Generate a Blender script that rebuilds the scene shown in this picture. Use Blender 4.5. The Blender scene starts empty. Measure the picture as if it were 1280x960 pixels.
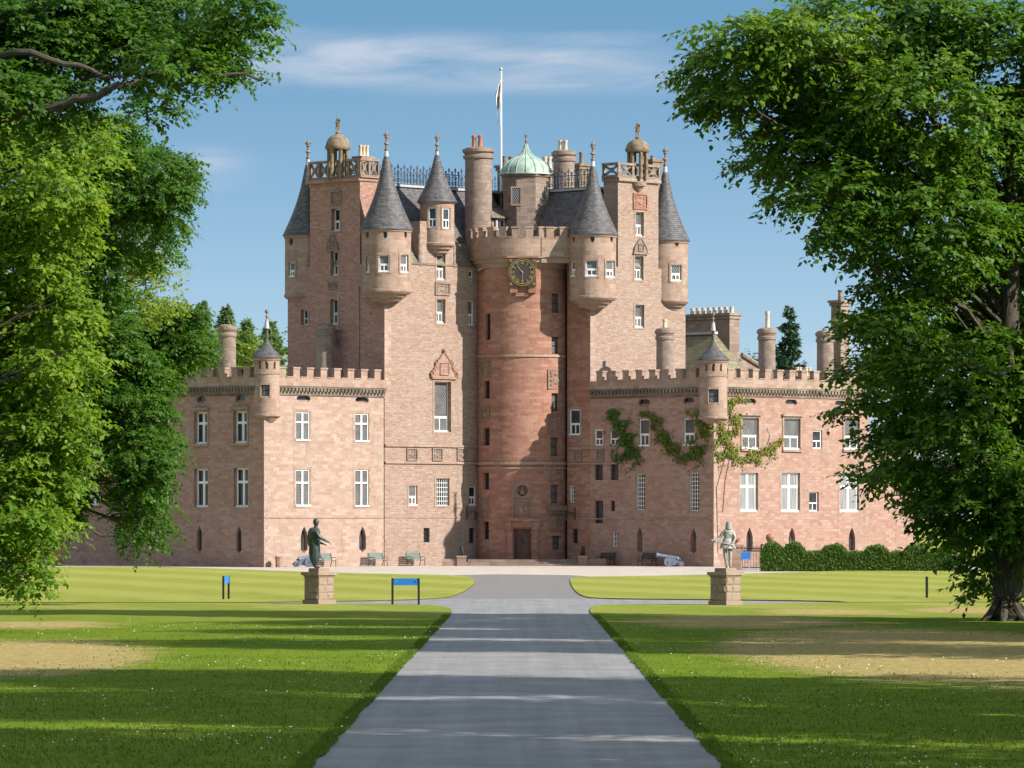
import bpy, bmesh, math, random
import numpy as np
from mathutils import Vector
random.seed(7)
R = math.radians
sc = bpy.context.scene
col = sc.collection

# ------------------------------------------------------------------ camera, sky, sun, exposure
F, CX, HY, H = 6000.0, 640.0, 644.0, 3.7          # focal length in photo pixels, principal x, horizon y, eye height
SUN_AZ, SUN_EL = R(64), R(32)                     # sun to the right of and behind the camera
cam = bpy.data.cameras.new('camera'); camo = bpy.data.objects.new('camera', cam); col.objects.link(camo)
cam.sensor_width = 36; cam.lens = F/1280*36; cam.shift_y = (HY-480)/1280
cam.clip_start = 1; cam.clip_end = 20000
camo.location = (0, 0, H); camo.rotation_euler = (R(90), 0, 0)
sc.camera = camo
sc.view_settings.view_transform = 'Standard'; sc.view_settings.look = 'None'
sc.view_settings.gamma = 1; sc.view_settings.use_curve_mapping = False
sc.view_settings.exposure = 1.0
sdir = Vector((math.sin(SUN_AZ)*math.cos(SUN_EL), -math.cos(SUN_AZ)*math.cos(SUN_EL), math.sin(SUN_EL)))
sl = bpy.data.lights.new('sun', 'SUN'); sl.energy = 4.6; sl.angle = R(0.53); sl.color = (1, .945, .86)
so = bpy.data.objects.new('sun', sl); col.objects.link(so)
so.rotation_euler = (-sdir).to_track_quat('-Z', 'Y').to_euler(); so.location = (150, -60, 120)

world = bpy.data.worlds.new('World'); sc.world = world; world.use_nodes = True
def build_world():
    nt = world.node_tree; nt.nodes.clear(); N = nt.nodes.new; L = nt.links.new
    out = N('ShaderNodeOutputWorld'); bg = N('ShaderNodeBackground'); bg.inputs[1].default_value = .105
    tc = N('ShaderNodeTexCoord'); sep = N('ShaderNodeSeparateXYZ'); L(tc.outputs['Generated'], sep.inputs[0])
    def M(op, a, b=None, clamp=False):
        n = N('ShaderNodeMath'); n.operation = op; n.use_clamp = clamp
        for i, v in enumerate((a, b)):
            if v is None: continue
            if isinstance(v, (int, float)): n.inputs[i].default_value = v
            else: L(v, n.inputs[i])
        return n.outputs[0]
    x, y, z = sep.outputs
    # clear northern air: the pale band at the horizon is compressed
    zz = M('ADD', M('MULTIPLY', z, 7.0), .05)
    cmb = N('ShaderNodeCombineXYZ'); L(x, cmb.inputs[0]); L(y, cmb.inputs[1]); L(zz, cmb.inputs[2])
    nrm = N('ShaderNodeVectorMath'); nrm.operation = 'NORMALIZE'; L(cmb.outputs[0], nrm.inputs[0])
    sky = N('ShaderNodeTexSky'); sky.sky_type = 'NISHITA'; sky.sun_disc = False
    sky.sun_elevation = SUN_EL; sky.sun_rotation = math.atan2(sdir.x, sdir.y)
    sky.air_density = 1.15; sky.dust_density = .6; sky.ozone_density = 2.0
    L(nrm.outputs[0], sky.inputs[0])
    tint = N('ShaderNodeMix'); tint.data_type = 'RGBA'; tint.blend_type = 'MULTIPLY'; tint.inputs['Factor'].default_value = 1; tint.inputs['B'].default_value = (.42, .96, 1.0, 1); L(sky.outputs[0], tint.inputs['A'])
    hz = N('ShaderNodeMix'); hz.data_type = 'RGBA'; L(M('MULTIPLY', M('EXPONENT', M('MULTIPLY', M('MAXIMUM', z, 0), -19)), 1.2), hz.inputs['Factor']); L(tint.outputs['Result'], hz.inputs['A']); hz.inputs['B'].default_value = (2.95, 3.2, 3.45, 1)
    # thin cloud streaks, in world directions
    ys = M('MAXIMUM', y, .02); az = M('DIVIDE', x, ys); el = M('DIVIDE', z, ys)
    cv = N('ShaderNodeCombineXYZ'); L(M('MULTIPLY', az, 38), cv.inputs[0]); L(M('MULTIPLY', el, 190), cv.inputs[1])
    nz = N('ShaderNodeTexNoise'); nz.inputs['Scale'].default_value = 1.1; nz.inputs['Detail'].default_value = 7
    nz.inputs['Roughness'].default_value = .55; nz.inputs['Distortion'].default_value = .5; L(cv.outputs[0], nz.inputs['Vector'])
    nf = M('MULTIPLY', M('SUBTRACT', nz.outputs[0], .22), 2.2, True)
    tot = None
    for ca, ce, ra, re, w in ((-.030, .0950, .030, .0052, 1.15), (.004, .0930, .032, .0048, 1.0), (-.064, .0722, .0075, .0042, .7),
                              (.016, .099, .020, .0018, .5), (.068, .0335, .006, .0025, 1.0), (-.050, .0975, .012, .004, .6), (.19, .07, .06, .01, .8), (-.2, .09, .05, .008, .8)):
        dx = M('DIVIDE', M('SUBTRACT', az, ca), ra); de = M('DIVIDE', M('SUBTRACT', el, ce), re)
        g = M('MULTIPLY', M('EXPONENT', M('MULTIPLY', M('ADD', M('MULTIPLY', dx, dx), M('MULTIPLY', M('MULTIPLY', de, de), M('MULTIPLY', de, de))), -1)), w)
        tot = g if tot is None else M('MAXIMUM', tot, g)
    msk = M('MULTIPLY', tot, nf, True)
    n2 = N('ShaderNodeTexNoise'); n2.inputs['Scale'].default_value = 3.2; n2.inputs['Detail'].default_value = 5; L(tc.outputs['Generated'], n2.inputs['Vector'])  # bright unseen clouds above the frame, added to fill the shaded faces
    mr = N('ShaderNodeMapRange'); mr.interpolation_type = 'SMOOTHSTEP'; mr.inputs['From Min'].default_value = .44; mr.inputs['From Max'].default_value = .56; L(n2.outputs[0], mr.inputs['Value'])
    up = N('ShaderNodeMapRange'); up.interpolation_type = 'SMOOTHSTEP'; up.inputs['From Min'].default_value = .14; up.inputs['From Max'].default_value = .26; L(z, up.inputs['Value'])
    fill_cloud = M('MULTIPLY', mr.outputs[0], up.outputs[0])
    m2 = N('ShaderNodeMix'); m2.data_type = 'RGBA'; L(M('MULTIPLY', fill_cloud, .55), m2.inputs['Factor']); L(hz.outputs['Result'], m2.inputs['A']); m2.inputs['B'].default_value = (9.5, 9.3, 9.0, 1)
    mix = N('ShaderNodeMix'); mix.data_type = 'RGBA'
    L(M('MULTIPLY', msk, .62), mix.inputs['Factor']); L(m2.outputs['Result'], mix.inputs['A']); mix.inputs['B'].default_value = (3.6, 3.7, 4.1, 1)
    L(mix.outputs['Result'], bg.inputs[0]); L(bg.outputs[0], out.inputs[0])
build_world()

# ------------------------------------------------------------------ helpers
def Xat(px, Y): return (px-CX)/F*Y
def Zat(py, Y): return H+(HY-py)/F*Y
def G(px, py): Y = F*H/(py-HY); return (Xat(px, Y), Y)
def tag(o, label=None, cat=None, group=None, kind=None):
    if label: o['label'] = label
    if cat: o['category'] = cat
    if group: o['group'] = group
    if kind: o['kind'] = kind
    return o
def empty(name, loc, label=None, cat=None, group=None, rz=0):
    o = bpy.data.objects.new(name, None); col.objects.link(o); o.location = loc; o.rotation_euler = (0, 0, rz)
    o.empty_display_size = .3
    return tag(o, label, cat, group)
def link_mesh(name, me, mats, parent=None, loc=(0, 0, 0)):
    for m in (mats if isinstance(mats, (list, tuple)) else [mats]): me.materials.append(m)
    o = bpy.data.objects.new(name, me); col.objects.link(o); o.location = loc
    if parent: o.parent = parent
    return o

class MB:
    def __init__(s): s.v = []; s.f = []; s.uv = []; s.m = []; s.sm = []
    def face(s, pts, uv=None, m=0, sm=False):
        i = len(s.v); n = len(pts); s.v.extend(tuple(p) for p in pts); s.f.append(tuple(range(i, i+n)))
        if uv is None:
            p = [Vector(q) for q in pts]; nn = Vector((0, 0, 0))
            for k in range(n):
                a, b = p[k], p[(k+1) % n]
                nn += Vector(((a.y-b.y)*(a.z+b.z), (a.z-b.z)*(a.x+b.x), (a.x-b.x)*(a.y+b.y)))
            if nn.length < 1e-12: nn = Vector((0, 0, 1))
            nn.normalize()
            if abs(nn.z) > .95: uv = [((q.x+q.y)*.7071, (q.y-q.x)*.7071) for q in p]
            else:
                t = Vector((0, 0, 1)).cross(nn).normalized(); w = nn.cross(t)
                uv = [(q.dot(t), q.dot(w)) for q in p]
        s.uv.append(uv); s.m.append(m); s.sm.append(sm)
    def box(s, fr, u0, u1, z0, z1, d0, d1, m=0, nu=1):
        P = fr.p
        for i in range(nu):
            a = u0+(u1-u0)*i/nu; b = u0+(u1-u0)*(i+1)/nu
            s.face([P(a, z0, d0), P(b, z0, d0), P(b, z1, d0), P(a, z1, d0)], None if nu == 1 else [(a, z0), (b, z0), (b, z1), (a, z1)], m)
            s.face([P(b, z0, d1), P(a, z0, d1), P(a, z1, d1), P(b, z1, d1)], None, m)
            s.face([P(a, z1, d0), P(b, z1, d0), P(b, z1, d1), P(a, z1, d1)], None, m)
            s.face([P(a, z0, d1), P(b, z0, d1), P(b, z0, d0), P(a, z0, d0)], None, m)
            if i == 0: s.face([P(a, z0, d1), P(a, z0, d0), P(a, z1, d0), P(a, z1, d1)], None, m)
            if i == nu-1: s.face([P(b, z0, d0), P(b, z0, d1), P(b, z1, d1), P(b, z1, d0)], None, m)
    def xbox(s, x0, x1, y0, y1, z0, z1, m=0): s.box(XF, x0, x1, z0, z1, y0, y1, m)
    def lathe(s, c, prof, n=32, m=0, sm=True, a0=0.0, sq=1.0):
        cx, cy = c[0], c[1]; L = 0
        for (r0, z0), (r1, z1) in zip(prof[:-1], prof[1:]):
            dl = math.hypot(r1-r0, z1-z0); ru = max(r0, r1, .05)
            for i in range(n):
                a = a0+2*math.pi*i/n; b = a0+2*math.pi*(i+1)/n
                q = [(cx+r0*math.sin(a), cy-r0*math.cos(a), z0), (cx+r0*math.sin(b), cy-r0*math.cos(b), z0),
                     (cx+r1*math.sin(b), cy-r1*math.cos(b), z1), (cx+r1*math.sin(a), cy-r1*math.cos(a), z1)]
                w = [(a*ru, L), (b*ru, L), (b*ru, L+dl), (a*ru, L+dl)]
                if r1 < 1e-5: q = q[:3]; w = w[:3]
                elif r0 < 1e-5: q = [q[0], q[2], q[3]]; w = [w[0], w[2], w[3]]
                s.face(q, w, m, sm)
            L += dl
    def tube(s, pts, rad, n=8, m=0, sm=True, cap=True):
        P = [Vector(p) for p in pts]; rings = []
        if isinstance(rad, (int, float)): rad = [rad]*len(P)
        up = Vector((0, 0, 1))
        for i, p in enumerate(P):
            t = (P[min(i+1, len(P)-1)]-P[max(i-1, 0)])
            t = t.normalized() if t.length > 1e-9 else Vector((0, 0, 1))
            a = t.cross(up); a = a.normalized() if a.length > .05 else t.cross(Vector((0, 1, 0))).normalized()
            b = t.cross(a).normalized()
            rings.append([p+(a*math.cos(2*math.pi*k/n)+b*math.sin(2*math.pi*k/n))*rad[i] for k in range(n)])
        L = 0
        for i in range(len(P)-1):
            dl = (P[i+1]-P[i]).length
            for k in range(n):
                k2 = (k+1) % n; ru = max(rad[i], .02)
                s.face([rings[i][k], rings[i][k2], rings[i+1][k2], rings[i+1][k]],
                       [(6.28*k/n*ru, L), (6.28*(k+1)/n*ru, L), (6.28*(k+1)/n*ru, L+dl), (6.28*k/n*ru, L+dl)], m, sm)
            L += dl
        if cap: s.face(list(reversed(rings[0])), None, m); s.face(rings[-1], None, m)
    def sphere(s, c, r, n=14, m=0, rz=None):
        rz = rz or r
        s.lathe(c, [(max(r*math.sin(math.pi*i/(n//2+2)), 0 if i in (0, n//2+2) else .001), c[2]-rz*math.cos(math.pi*i/(n//2+2))) for i in range(n//2+3)], n, m)
    def build(s, name, mats, parent=None, loc=(0, 0, 0), origin=(0, 0, 0), weld=None):
        me = bpy.data.meshes.new(name)
        v = np.array(s.v, dtype=np.float64).reshape(-1, 3)-np.array(origin)
        me.from_pydata(v.tolist(), [], s.f)
        uvl = me.uv_layers.new(name='UVMap')
        uvl.data.foreach_set('uv', np.array([c for f in s.uv for c in f], dtype=np.float32).ravel())
        me.polygons.foreach_set('material_index', s.m); me.polygons.foreach_set('use_smooth', s.sm)
        if weld if weld is not None else any(s.sm):
            bm = bmesh.new(); bm.from_mesh(me); bmesh.ops.remove_doubles(bm, verts=bm.verts, dist=1e-4)
            bmesh.ops.recalc_face_normals(bm, faces=bm.faces)
            for e in bm.edges:
                if len(e.link_faces) == 2 and e.calc_face_angle(0) > .7: e.smooth = False
            bm.to_mesh(me); bm.free()
        me.update()
        return link_mesh(name, me, mats, parent, loc)

class PF:                                            # a plane frame: u along the wall, z up, d inward
    def __init__(s, o, d, inw): s.o = o; s.d = d; s.i = inw
    def p(s, u, z, d=0): return (s.o[0]+s.d[0]*u+s.i[0]*d, s.o[1]+s.d[1]*u+s.i[1]*d, z)
    def u(s, px): k = (px-CX)/F; return (k*s.o[1]-s.o[0])/(s.d[0]-k*s.d[1])
    def Y(s, u): return s.o[1]+s.d[1]*u
    def rect(s, x0, x1, y0, y1):
        a, b = s.u(x0), s.u(x1); Y = s.Y((a+b)/2); return (a, b, Zat(y1, Y), Zat(y0, Y))
    def off(s, du=0, dd=0): q = s.p(du, 0, dd); return PF((q[0], q[1]), s.d, s.i)
class CF(PF):                                        # a cylinder frame; u is arc length from the point nearest the camera
    def __init__(s, c, r): s.c = c; s.r = r
    def p(s, u, z, d=0): a = u/s.r; r = s.r-d; return (s.c[0]+r*math.sin(a), s.c[1]-r*math.cos(a), z)
    def u(s, px):
        a = 0
        for _ in range(20):
            Y = s.c[1]-s.r*math.cos(a); a = math.asin(max(-.999, min(.999, (Xat(px, Y)-s.c[0])/s.r)))
        return a*s.r
    def Y(s, u): return s.c[1]-s.r*math.cos(u/s.r)
XF = PF((0, 0), (1, 0), (0, 1))

def outline(o):
    u0, u1, z0, z1 = o['r']; um = (u0+u1)/2; w = u1-u0
    k = o.get('shape', 'rect')
    if k == 'arch':                                  # pointed lancet, both halves listed bottom to top
        zs = z1-w*1.1; z_b = z0+w*.35
        lf = [(um, z0), (u0+w*.12, z_b), (u0, z_b+.02), (u0, zs)] if o.get('foot') else [(um, z0), (u0, z0), (u0, zs)]
        lf += [(u0+w*.12, zs+w*.45), (u0+w*.3, zs+w*.8), (um, z1)]
    elif k == 'oval':
        h = z1-z0; lf = [(um, z0), (u0+w*.16, z0), (u0, z0+h*.3), (u0, z0+h*.7), (u0+w*.16, z1), (um, z1)]
    elif k == 'round':
        h = z1-z0; lf = [(um-w/2*math.sin(math.pi*i/8), z0+h/2-h/2*math.cos(math.pi*i/8)) for i in range(9)]
    else: lf = [(um, z0), (u0, z0), (u0, z1), (um, z1)]
    rt = [(2*um-a, b) for a, b in lf]
    return lf, rt
def wall(mb, fr, u0, u1, z0, z1, ops=(), m=0, du=None, dep=.28, uo=0.0, sm=False):
    us = {u0, u1}; zs = {z0, z1}
    for o in ops: us |= {o['r'][0], o['r'][1]}; zs |= {o['r'][2], o['r'][3]}
    if du:
        n = max(1, int(round((u1-u0)/du)))
        us |= {u0+(u1-u0)*i/n for i in range(1, n)}
    def uniq(s, a, b):
        r = []
        for q in sorted(s):
            if q < a-1e-6 or q > b+1e-6: continue
            if not r or q-r[-1] > 1e-4: r.append(q)
        return r
    us = uniq(us, u0, u1); zs = uniq(zs, z0, z1)
    for i in range(len(us)-1):
        for j in range(len(zs)-1):
            a, b, c, e = us[i], us[i+1], zs[j], zs[j+1]; mu, mz = (a+b)/2, (c+e)/2
            if any(o['r'][0] < mu < o['r'][1] and o['r'][2] < mz < o['r'][3] for o in ops): continue
            mb.face([fr.p(a, c), fr.p(b, c), fr.p(b, e), fr.p(a, e)], [(a+uo, c), (b+uo, c), (b+uo, e), (a+uo, e)], m, sm)
    for o in ops:
        lf, rt = outline(o); r = o['r']; D = o.get('dep', dep)
        if o.get('shape', 'rect') != 'rect':
            for h, ue in ((lf, r[0]), (rt, r[1])):
                poly = h+[(ue, r[3]), (ue, r[2])]
                pp = []
                for q in poly:
                    if not pp or abs(q[0]-pp[-1][0])+abs(q[1]-pp[-1][1]) > 1e-5: pp.append(q)
                mb.face([fr.p(*q) for q in pp], [(q[0]+uo, q[1]) for q in pp], m)
        for h in (lf, rt):
            for (a, b), (c, e) in zip(h[:-1], h[1:]):
                if abs(a-c)+abs(b-e) < 1e-6: continue
                mb.face([fr.p(a, b), fr.p(c, e), fr.p(c, e, D), fr.p(a, b, D)], [(a+uo, b), (c+uo, e), (c+uo+D, e+D*.5), (a+uo+D, b+D*.5)], o.get('rm', m))

def skin_mesh(name, joints, edges, sub=2):
    me = bpy.data.meshes.new(name); me.from_pydata([j[0] for j in joints], edges, [])
    o = bpy.data.objects.new(name, me); col.objects.link(o)
    sk = o.modifiers.new('skin', 'SKIN'); sk.use_smooth_shade = True
    for i, j in enumerate(joints):
        r = j[1]; d = me.skin_vertices[0].data[i]; d.radius = (r, r) if isinstance(r, (int, float)) else r
        d.use_root = (i == 0)
    ss = o.modifiers.new('sub', 'SUBSURF'); ss.levels = sub; ss.render_levels = sub
    dg = bpy.context.evaluated_depsgraph_get(); dg.update()
    out = bpy.data.meshes.new_from_object(o.evaluated_get(dg)); out.name = name
    bpy.data.objects.remove(o); bpy.data.meshes.remove(me)
    return out

# ------------------------------------------------------------------ materials
def mat(name, rough=.85, spec=.3):
    m = bpy.data.materials.new(name); m.use_nodes = True; nt = m.node_tree
    b = nt.nodes['Principled BSDF']; b.inputs['Roughness'].default_value = rough; b.inputs['Specular IOR Level'].default_value = spec
    return m, nt, b
class NT:
    def __init__(s, nt): s.nt = nt
    def n(s, t, **k):
        n = s.nt.nodes.new('ShaderNode'+t)
        for a, b in k.items():
            if a.startswith('i_'): n.inputs[a[2:].replace('_', ' ')].default_value = b
            else: setattr(n, a, b)
        return n
    def l(s, a, b): s.nt.links.new(a, b)
    def math(s, op, a, b=None, c=None, clamp=False):
        n = s.nt.nodes.new('ShaderNodeMath'); n.operation = op; n.use_clamp = clamp
        for i, v in enumerate((a, b, c)):
            if v is None: continue
            if isinstance(v, (int, float)): n.inputs[i].default_value = v
            else: s.l(v, n.inputs[i])
        return n.outputs[0]
    def mix(s, fac, a, b, blend='MIX'):
        n = s.nt.nodes.new('ShaderNodeMix'); n.data_type = 'RGBA'; n.blend_type = blend
        for k, v in (('Factor', fac), ('A', a), ('B', b)):
            if isinstance(v, (int, float)): n.inputs[k].default_value = v
            elif isinstance(v, tuple): n.inputs[k].default_value = (*v[:3], 1)
            else: s.l(v, n.inputs[k])
        return n.outputs['Result']
    def noise(s, vec, scale, detail=4, rough=.55, dist=0):
        n = s.n('TexNoise'); n.inputs['Scale'].default_value = scale; n.inputs['Detail'].default_value = detail
        n.inputs['Roughness'].default_value = rough; n.inputs['Distortion'].default_value = dist
        if vec is not None: s.l(vec, n.inputs['Vector'])
        return n.outputs[0]
    def ramp(s, fac, stops):
        n = s.n('ValToRGB'); e = n.color_ramp.elements
        while len(e) > 1: e.remove(e[-1])
        e[0].position = stops[0][0]; e[0].color = (*stops[0][1], 1)
        for p, c in stops[1:]: q = e.new(p); q.color = (*c, 1)
        s.l(fac, n.inputs[0]); return n.outputs[0]
    def sm(s, v, a, b):
        n = s.n('MapRange'); n.interpolation_type = 'SMOOTHSTEP'; n.inputs['From Min'].default_value = a; n.inputs['From Max'].default_value = b
        s.l(v, n.inputs['Value']); return n.outputs[0]
    def scale(s, vec, v):
        n = s.n('VectorMath', operation='MULTIPLY'); s.l(vec, n.inputs[0]); n.inputs[1].default_value = v; return n.outputs[0]
    def bump(s, b, h, st, dist=.03):
        n = s.n('Bump'); n.inputs['Strength'].default_value = st; n.inputs['Distance'].default_value = dist
        s.l(h, n.inputs['Height']); s.l(n.outputs[0], b.inputs['Normal'])

def stone(name, c1, c2, c3, mortar, bw, bh, distort=.02, bstr=.6, weather=.5, streak=.35, ms=.012, mfac=.8, pitk=.38):
    """coursed masonry: random block colours, pale joints, weathering with a shape of its own"""
    k_ = (.78, .87, .92); c1, c2, c3, mortar = [tuple(a*b_ for a, b_ in zip(c, k_)) for c in (c1, c2, c3, mortar)]
    m, nt, b = mat(name, .92, .15); t = NT(nt); uv = t.n('UVMap').outputs[0]
    nz = t.n('TexNoise'); nz.inputs['Scale'].default_value = 2.2; nz.inputs['Detail'].default_value = 3; t.l(uv, nz.inputs['Vector'])
    sub = t.n('VectorMath', operation='SUBTRACT'); t.l(nz.outputs['Color'], sub.inputs[0]); sub.inputs[1].default_value = (.5, .5, .5)
    sc_ = t.scale(sub.outputs[0], (distort*6, distort*4, 0))
    add = t.n('VectorMath', operation='ADD'); t.l(uv, add.inputs[0]); t.l(sc_, add.inputs[1]); v = add.outputs[0]
    br = t.n('TexBrick'); t.l(v, br.inputs['Vector'])
    br.inputs['Scale'].default_value = 1; br.inputs['Brick Width'].default_value = bw; br.inputs['Row Height'].default_value = bh
    br.inputs['Mortar Size'].default_value = ms; br.inputs['Mortar Smooth'].default_value = .3; br.inputs['Bias'].default_value = 0
    br.offset = .5; br.squash = 1.35; br.squash_frequency = 3; br.offset_frequency = 2
    br.inputs['Color1'].default_value = (0, 0, 0, 1); br.inputs['Color2'].default_value = (1, 1, 1, 1); br.inputs['Mortar'].default_value = (.5, .5, .5, 1)
    big = t.noise(v, .55, 5, .6)
    fac = t.math('ADD', t.math('MULTIPLY', br.outputs['Color'], .56), t.math('MULTIPLY', big, .44))
    c = t.ramp(fac, [(.12, c1), (.5, c2), (.85, c3)])
    fine = t.noise(uv, 9, 5, .65)
    c = t.mix(t.math('MULTIPLY', t.sm(fine, .35, .75), .35), c, tuple(x*.62 for x in c1))
    w = t.sm(t.noise(t.scale(uv, (1.0, .7, 1)), .28, 6, .62), .48, .72)
    c = t.mix(t.math('MULTIPLY', w, weather), c, (.30, .25, .20))
    stn = t.sm(t.noise(t.scale(uv, (1.7, .16, 1)), 1.0, 5, .6), .54, .78)
    c = t.mix(t.math('MULTIPLY', stn, streak), c, (.10, .085, .07))
    lt = t.sm(t.noise(t.scale(uv, (.8, 1.1, 1)), .9, 6, .7), .60, .74)
    c = t.mix(t.math('MULTIPLY', lt, .35), c, tuple(min(.62, x*1.25+.06) for x in c3))
    c = t.mix(t.math('MULTIPLY', br.outputs['Fac'], mfac), c, mortar)
    t.l(c, b.inputs['Base Color'])
    pit = t.noise(t.scale(uv, (1.0, 1.9, 1)), 3.4, 7, .78)
    c = t.mix(t.math('MULTIPLY', t.sm(pit, .50, .68), pitk), c, tuple(x*.42 for x in c1))
    c = t.mix(t.math('MULTIPLY', t.sm(pit, .46, .34), pitk*.5), c, tuple(min(.7, x*1.35) for x in c3))
    t.l(c, b.inputs['Base Color'])
    hgt = t.math('ADD', t.math('MULTIPLY', t.math('SUBTRACT', 1.0, br.outputs['Fac']), .6), t.math('ADD', t.math('MULTIPLY', fine, .35), t.math('ADD', t.math('MULTIPLY', pit, -.9), t.math('MULTIPLY', br.outputs['Color'], .35))))
    t.bump(b, hgt, bstr, .045)
    return m
def plain(name, c, rough=.7, spec=.3, var=.25, vs=6, metal=0, bump=0):
    m, nt, b = mat(name, rough, spec); t = NT(nt); tc = t.n('TexCoord').outputs['Object']
    nz = t.noise(tc, vs, 5, .6)
    t.l(t.ramp(nz, [(.3, tuple(x*(1-var) for x in c)), (.7, tuple(min(1, x*(1+var)) for x in c))]), b.inputs['Base Color'])
    b.inputs['Metallic'].default_value = metal
    if bump: t.bump(b, nz, bump, .02)
    return m
def slate(name, c1, c2, lich, bw, bh, lfac=.35):
    m, nt, b = mat(name, .62, .35); t = NT(nt); uv = t.n('UVMap').outputs[0]
    br = t.n('TexBrick'); t.l(uv, br.inputs['Vector']); br.inputs['Scale'].default_value = 1
    br.inputs['Brick Width'].default_value = bw; br.inputs['Row Height'].default_value = bh; br.inputs['Mortar Size'].default_value = .012
    br.inputs['Color1'].default_value = (*c1, 1); br.inputs['Color2'].default_value = (*c2, 1); br.inputs['Mortar'].default_value = (.018, .017, .018, 1)
    br.inputs['Bias'].default_value = -.1
    n1 = t.noise(uv, 1.4, 6, .65); n2 = t.noise(uv, 12, 3, .6)
    c = t.mix(t.math('MULTIPLY', t.sm(n1, .48, .68), lfac), br.outputs[0], lich)
    c = t.mix(t.math('MULTIPLY', t.sm(n2, .62, .75), .5), c, (.34, .32, .28))
    t.l(c, b.inputs['Base Color'])
    t.bump(b, t.math('ADD', t.math('SUBTRACT', 1, br.outputs['Fac']), t.math('MULTIPLY', n2, .5)), .5, .03)
    return m
M = {}
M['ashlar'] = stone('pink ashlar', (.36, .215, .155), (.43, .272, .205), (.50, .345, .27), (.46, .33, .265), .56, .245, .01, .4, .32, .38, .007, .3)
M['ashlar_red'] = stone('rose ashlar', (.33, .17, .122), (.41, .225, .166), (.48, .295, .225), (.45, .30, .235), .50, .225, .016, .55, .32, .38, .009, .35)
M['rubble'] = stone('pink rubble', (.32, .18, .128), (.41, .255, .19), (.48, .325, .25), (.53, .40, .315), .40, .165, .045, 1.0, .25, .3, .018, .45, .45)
M['rubble_shade'] = stone('shade-toned red rubble', (.355, .152, .106), (.445, .218, .16), (.53, .295, .225), (.52, .33, .26), .40, .165, .045, 1.0, .12, .2, .02, .55, .6)  # redder rubble copy with the tower's shaded-side tone put into its colour
M['stair'] = stone('red sandstone', (.30, .125, .082), (.38, .175, .12), (.46, .245, .17), (.40, .23, .17), .6, .24, .016, .55, .2, .34, .006, .35)
M['buff'] = stone('buff dressed stone', (.31, .185, .132), (.395, .245, .178), (.465, .305, .228), (.3, .2, .15), .55, .3, .01, .4, .4, .5, .007, .4)
M['grey'] = stone('grey weathered stone', (.23, .148, .112), (.31, .205, .16), (.39, .268, .21), (.22, .16, .12), .5, .28, .012, .6, .5, .55, .01, .5, .5)
M['carved'] = stone('dark carved stone', (.21, .125, .088), (.28, .175, .125), (.34, .22, .165), (.2, .12, .09), 2.5, 2.5, .01, .7, .5, .4, .004, .2)
M['slate'] = slate('grey slate', (.055, .052, .058), (.125, .115, .118), (.17, .135, .10), .30, .17, .30)
M['slab'] = slate('stone roof slab', (.12, .10, .075), (.21, .17, .125), (.16, .155, .07), .5, .36, .55)
M['moss_slab'] = slate('mossy roof slab', (.13, .11, .06), (.20, .17, .10), (.13, .14, .05), .5, .36, .7)
M['lead'] = plain('lead', (.34, .34, .35), .5, .4, .2)
M['white'] = plain('white paint', (.66, .655, .64), .45, .4, .06)
M['iron'] = plain('black iron', (.02, .02, .023), .5, .4, .2)
M['cresting'] = plain('blue grey iron', (.055, .075, .115), .5, .4, .25)
M['copper'] = plain('green copper', (.27, .345, .285), .6, .3, .3, 1.5)
M['pot_red'] = plain('red clay', (.38, .15, .085), .8, .2, .2)
M['pot_buff'] = plain('buff clay', (.50, .41, .31), .8, .2, .15)
M['lichen'] = plain('lichened stone', (.19, .145, .10), .95, .1, .5, 3, 0, .6)
M['gold'] = plain('gilded metal', (.42, .29, .08), .35, .6, .15, 6, .6)
M['clockface'] = plain('dark clock face', (.035, .03, .033), .5, .4, .2)
M['wood'] = plain('brown door wood', (.085, .04, .027), .6, .3, .35, 3)
M['pipe'] = plain('painted pipe', (.33, .25, .2), .6, .3, .15)
M['bronze'] = plain('dark bronze', (.045, .06, .052), .5, .5, .45, 4, .45, .3)
M['pale_lead'] = plain('weathered grey lead', (.30, .285, .26), .65, .35, .4, 4, .1, .3)
M['bench_green'] = plain('grey green paint', (.11, .155, .135), .5, .4, .2)
M['bench_dark'] = plain('dark bench wood', (.03, .035, .03), .6, .3, .2)
M['gun'] = plain('blue grey paint', (.11, .125, .165), .45, .4, .25)
M['blue'] = plain('blue sign paint', (.012, .15, .46), .4, .5, .08)
M['black'] = plain('black paint', (.014, .014, .014), .5, .4, .2)
M['redbrick'] = stone('red brick', (.3, .08, .04), (.36, .11, .06), (.42, .15, .09), (.4, .3, .22), .25, .08)
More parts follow.
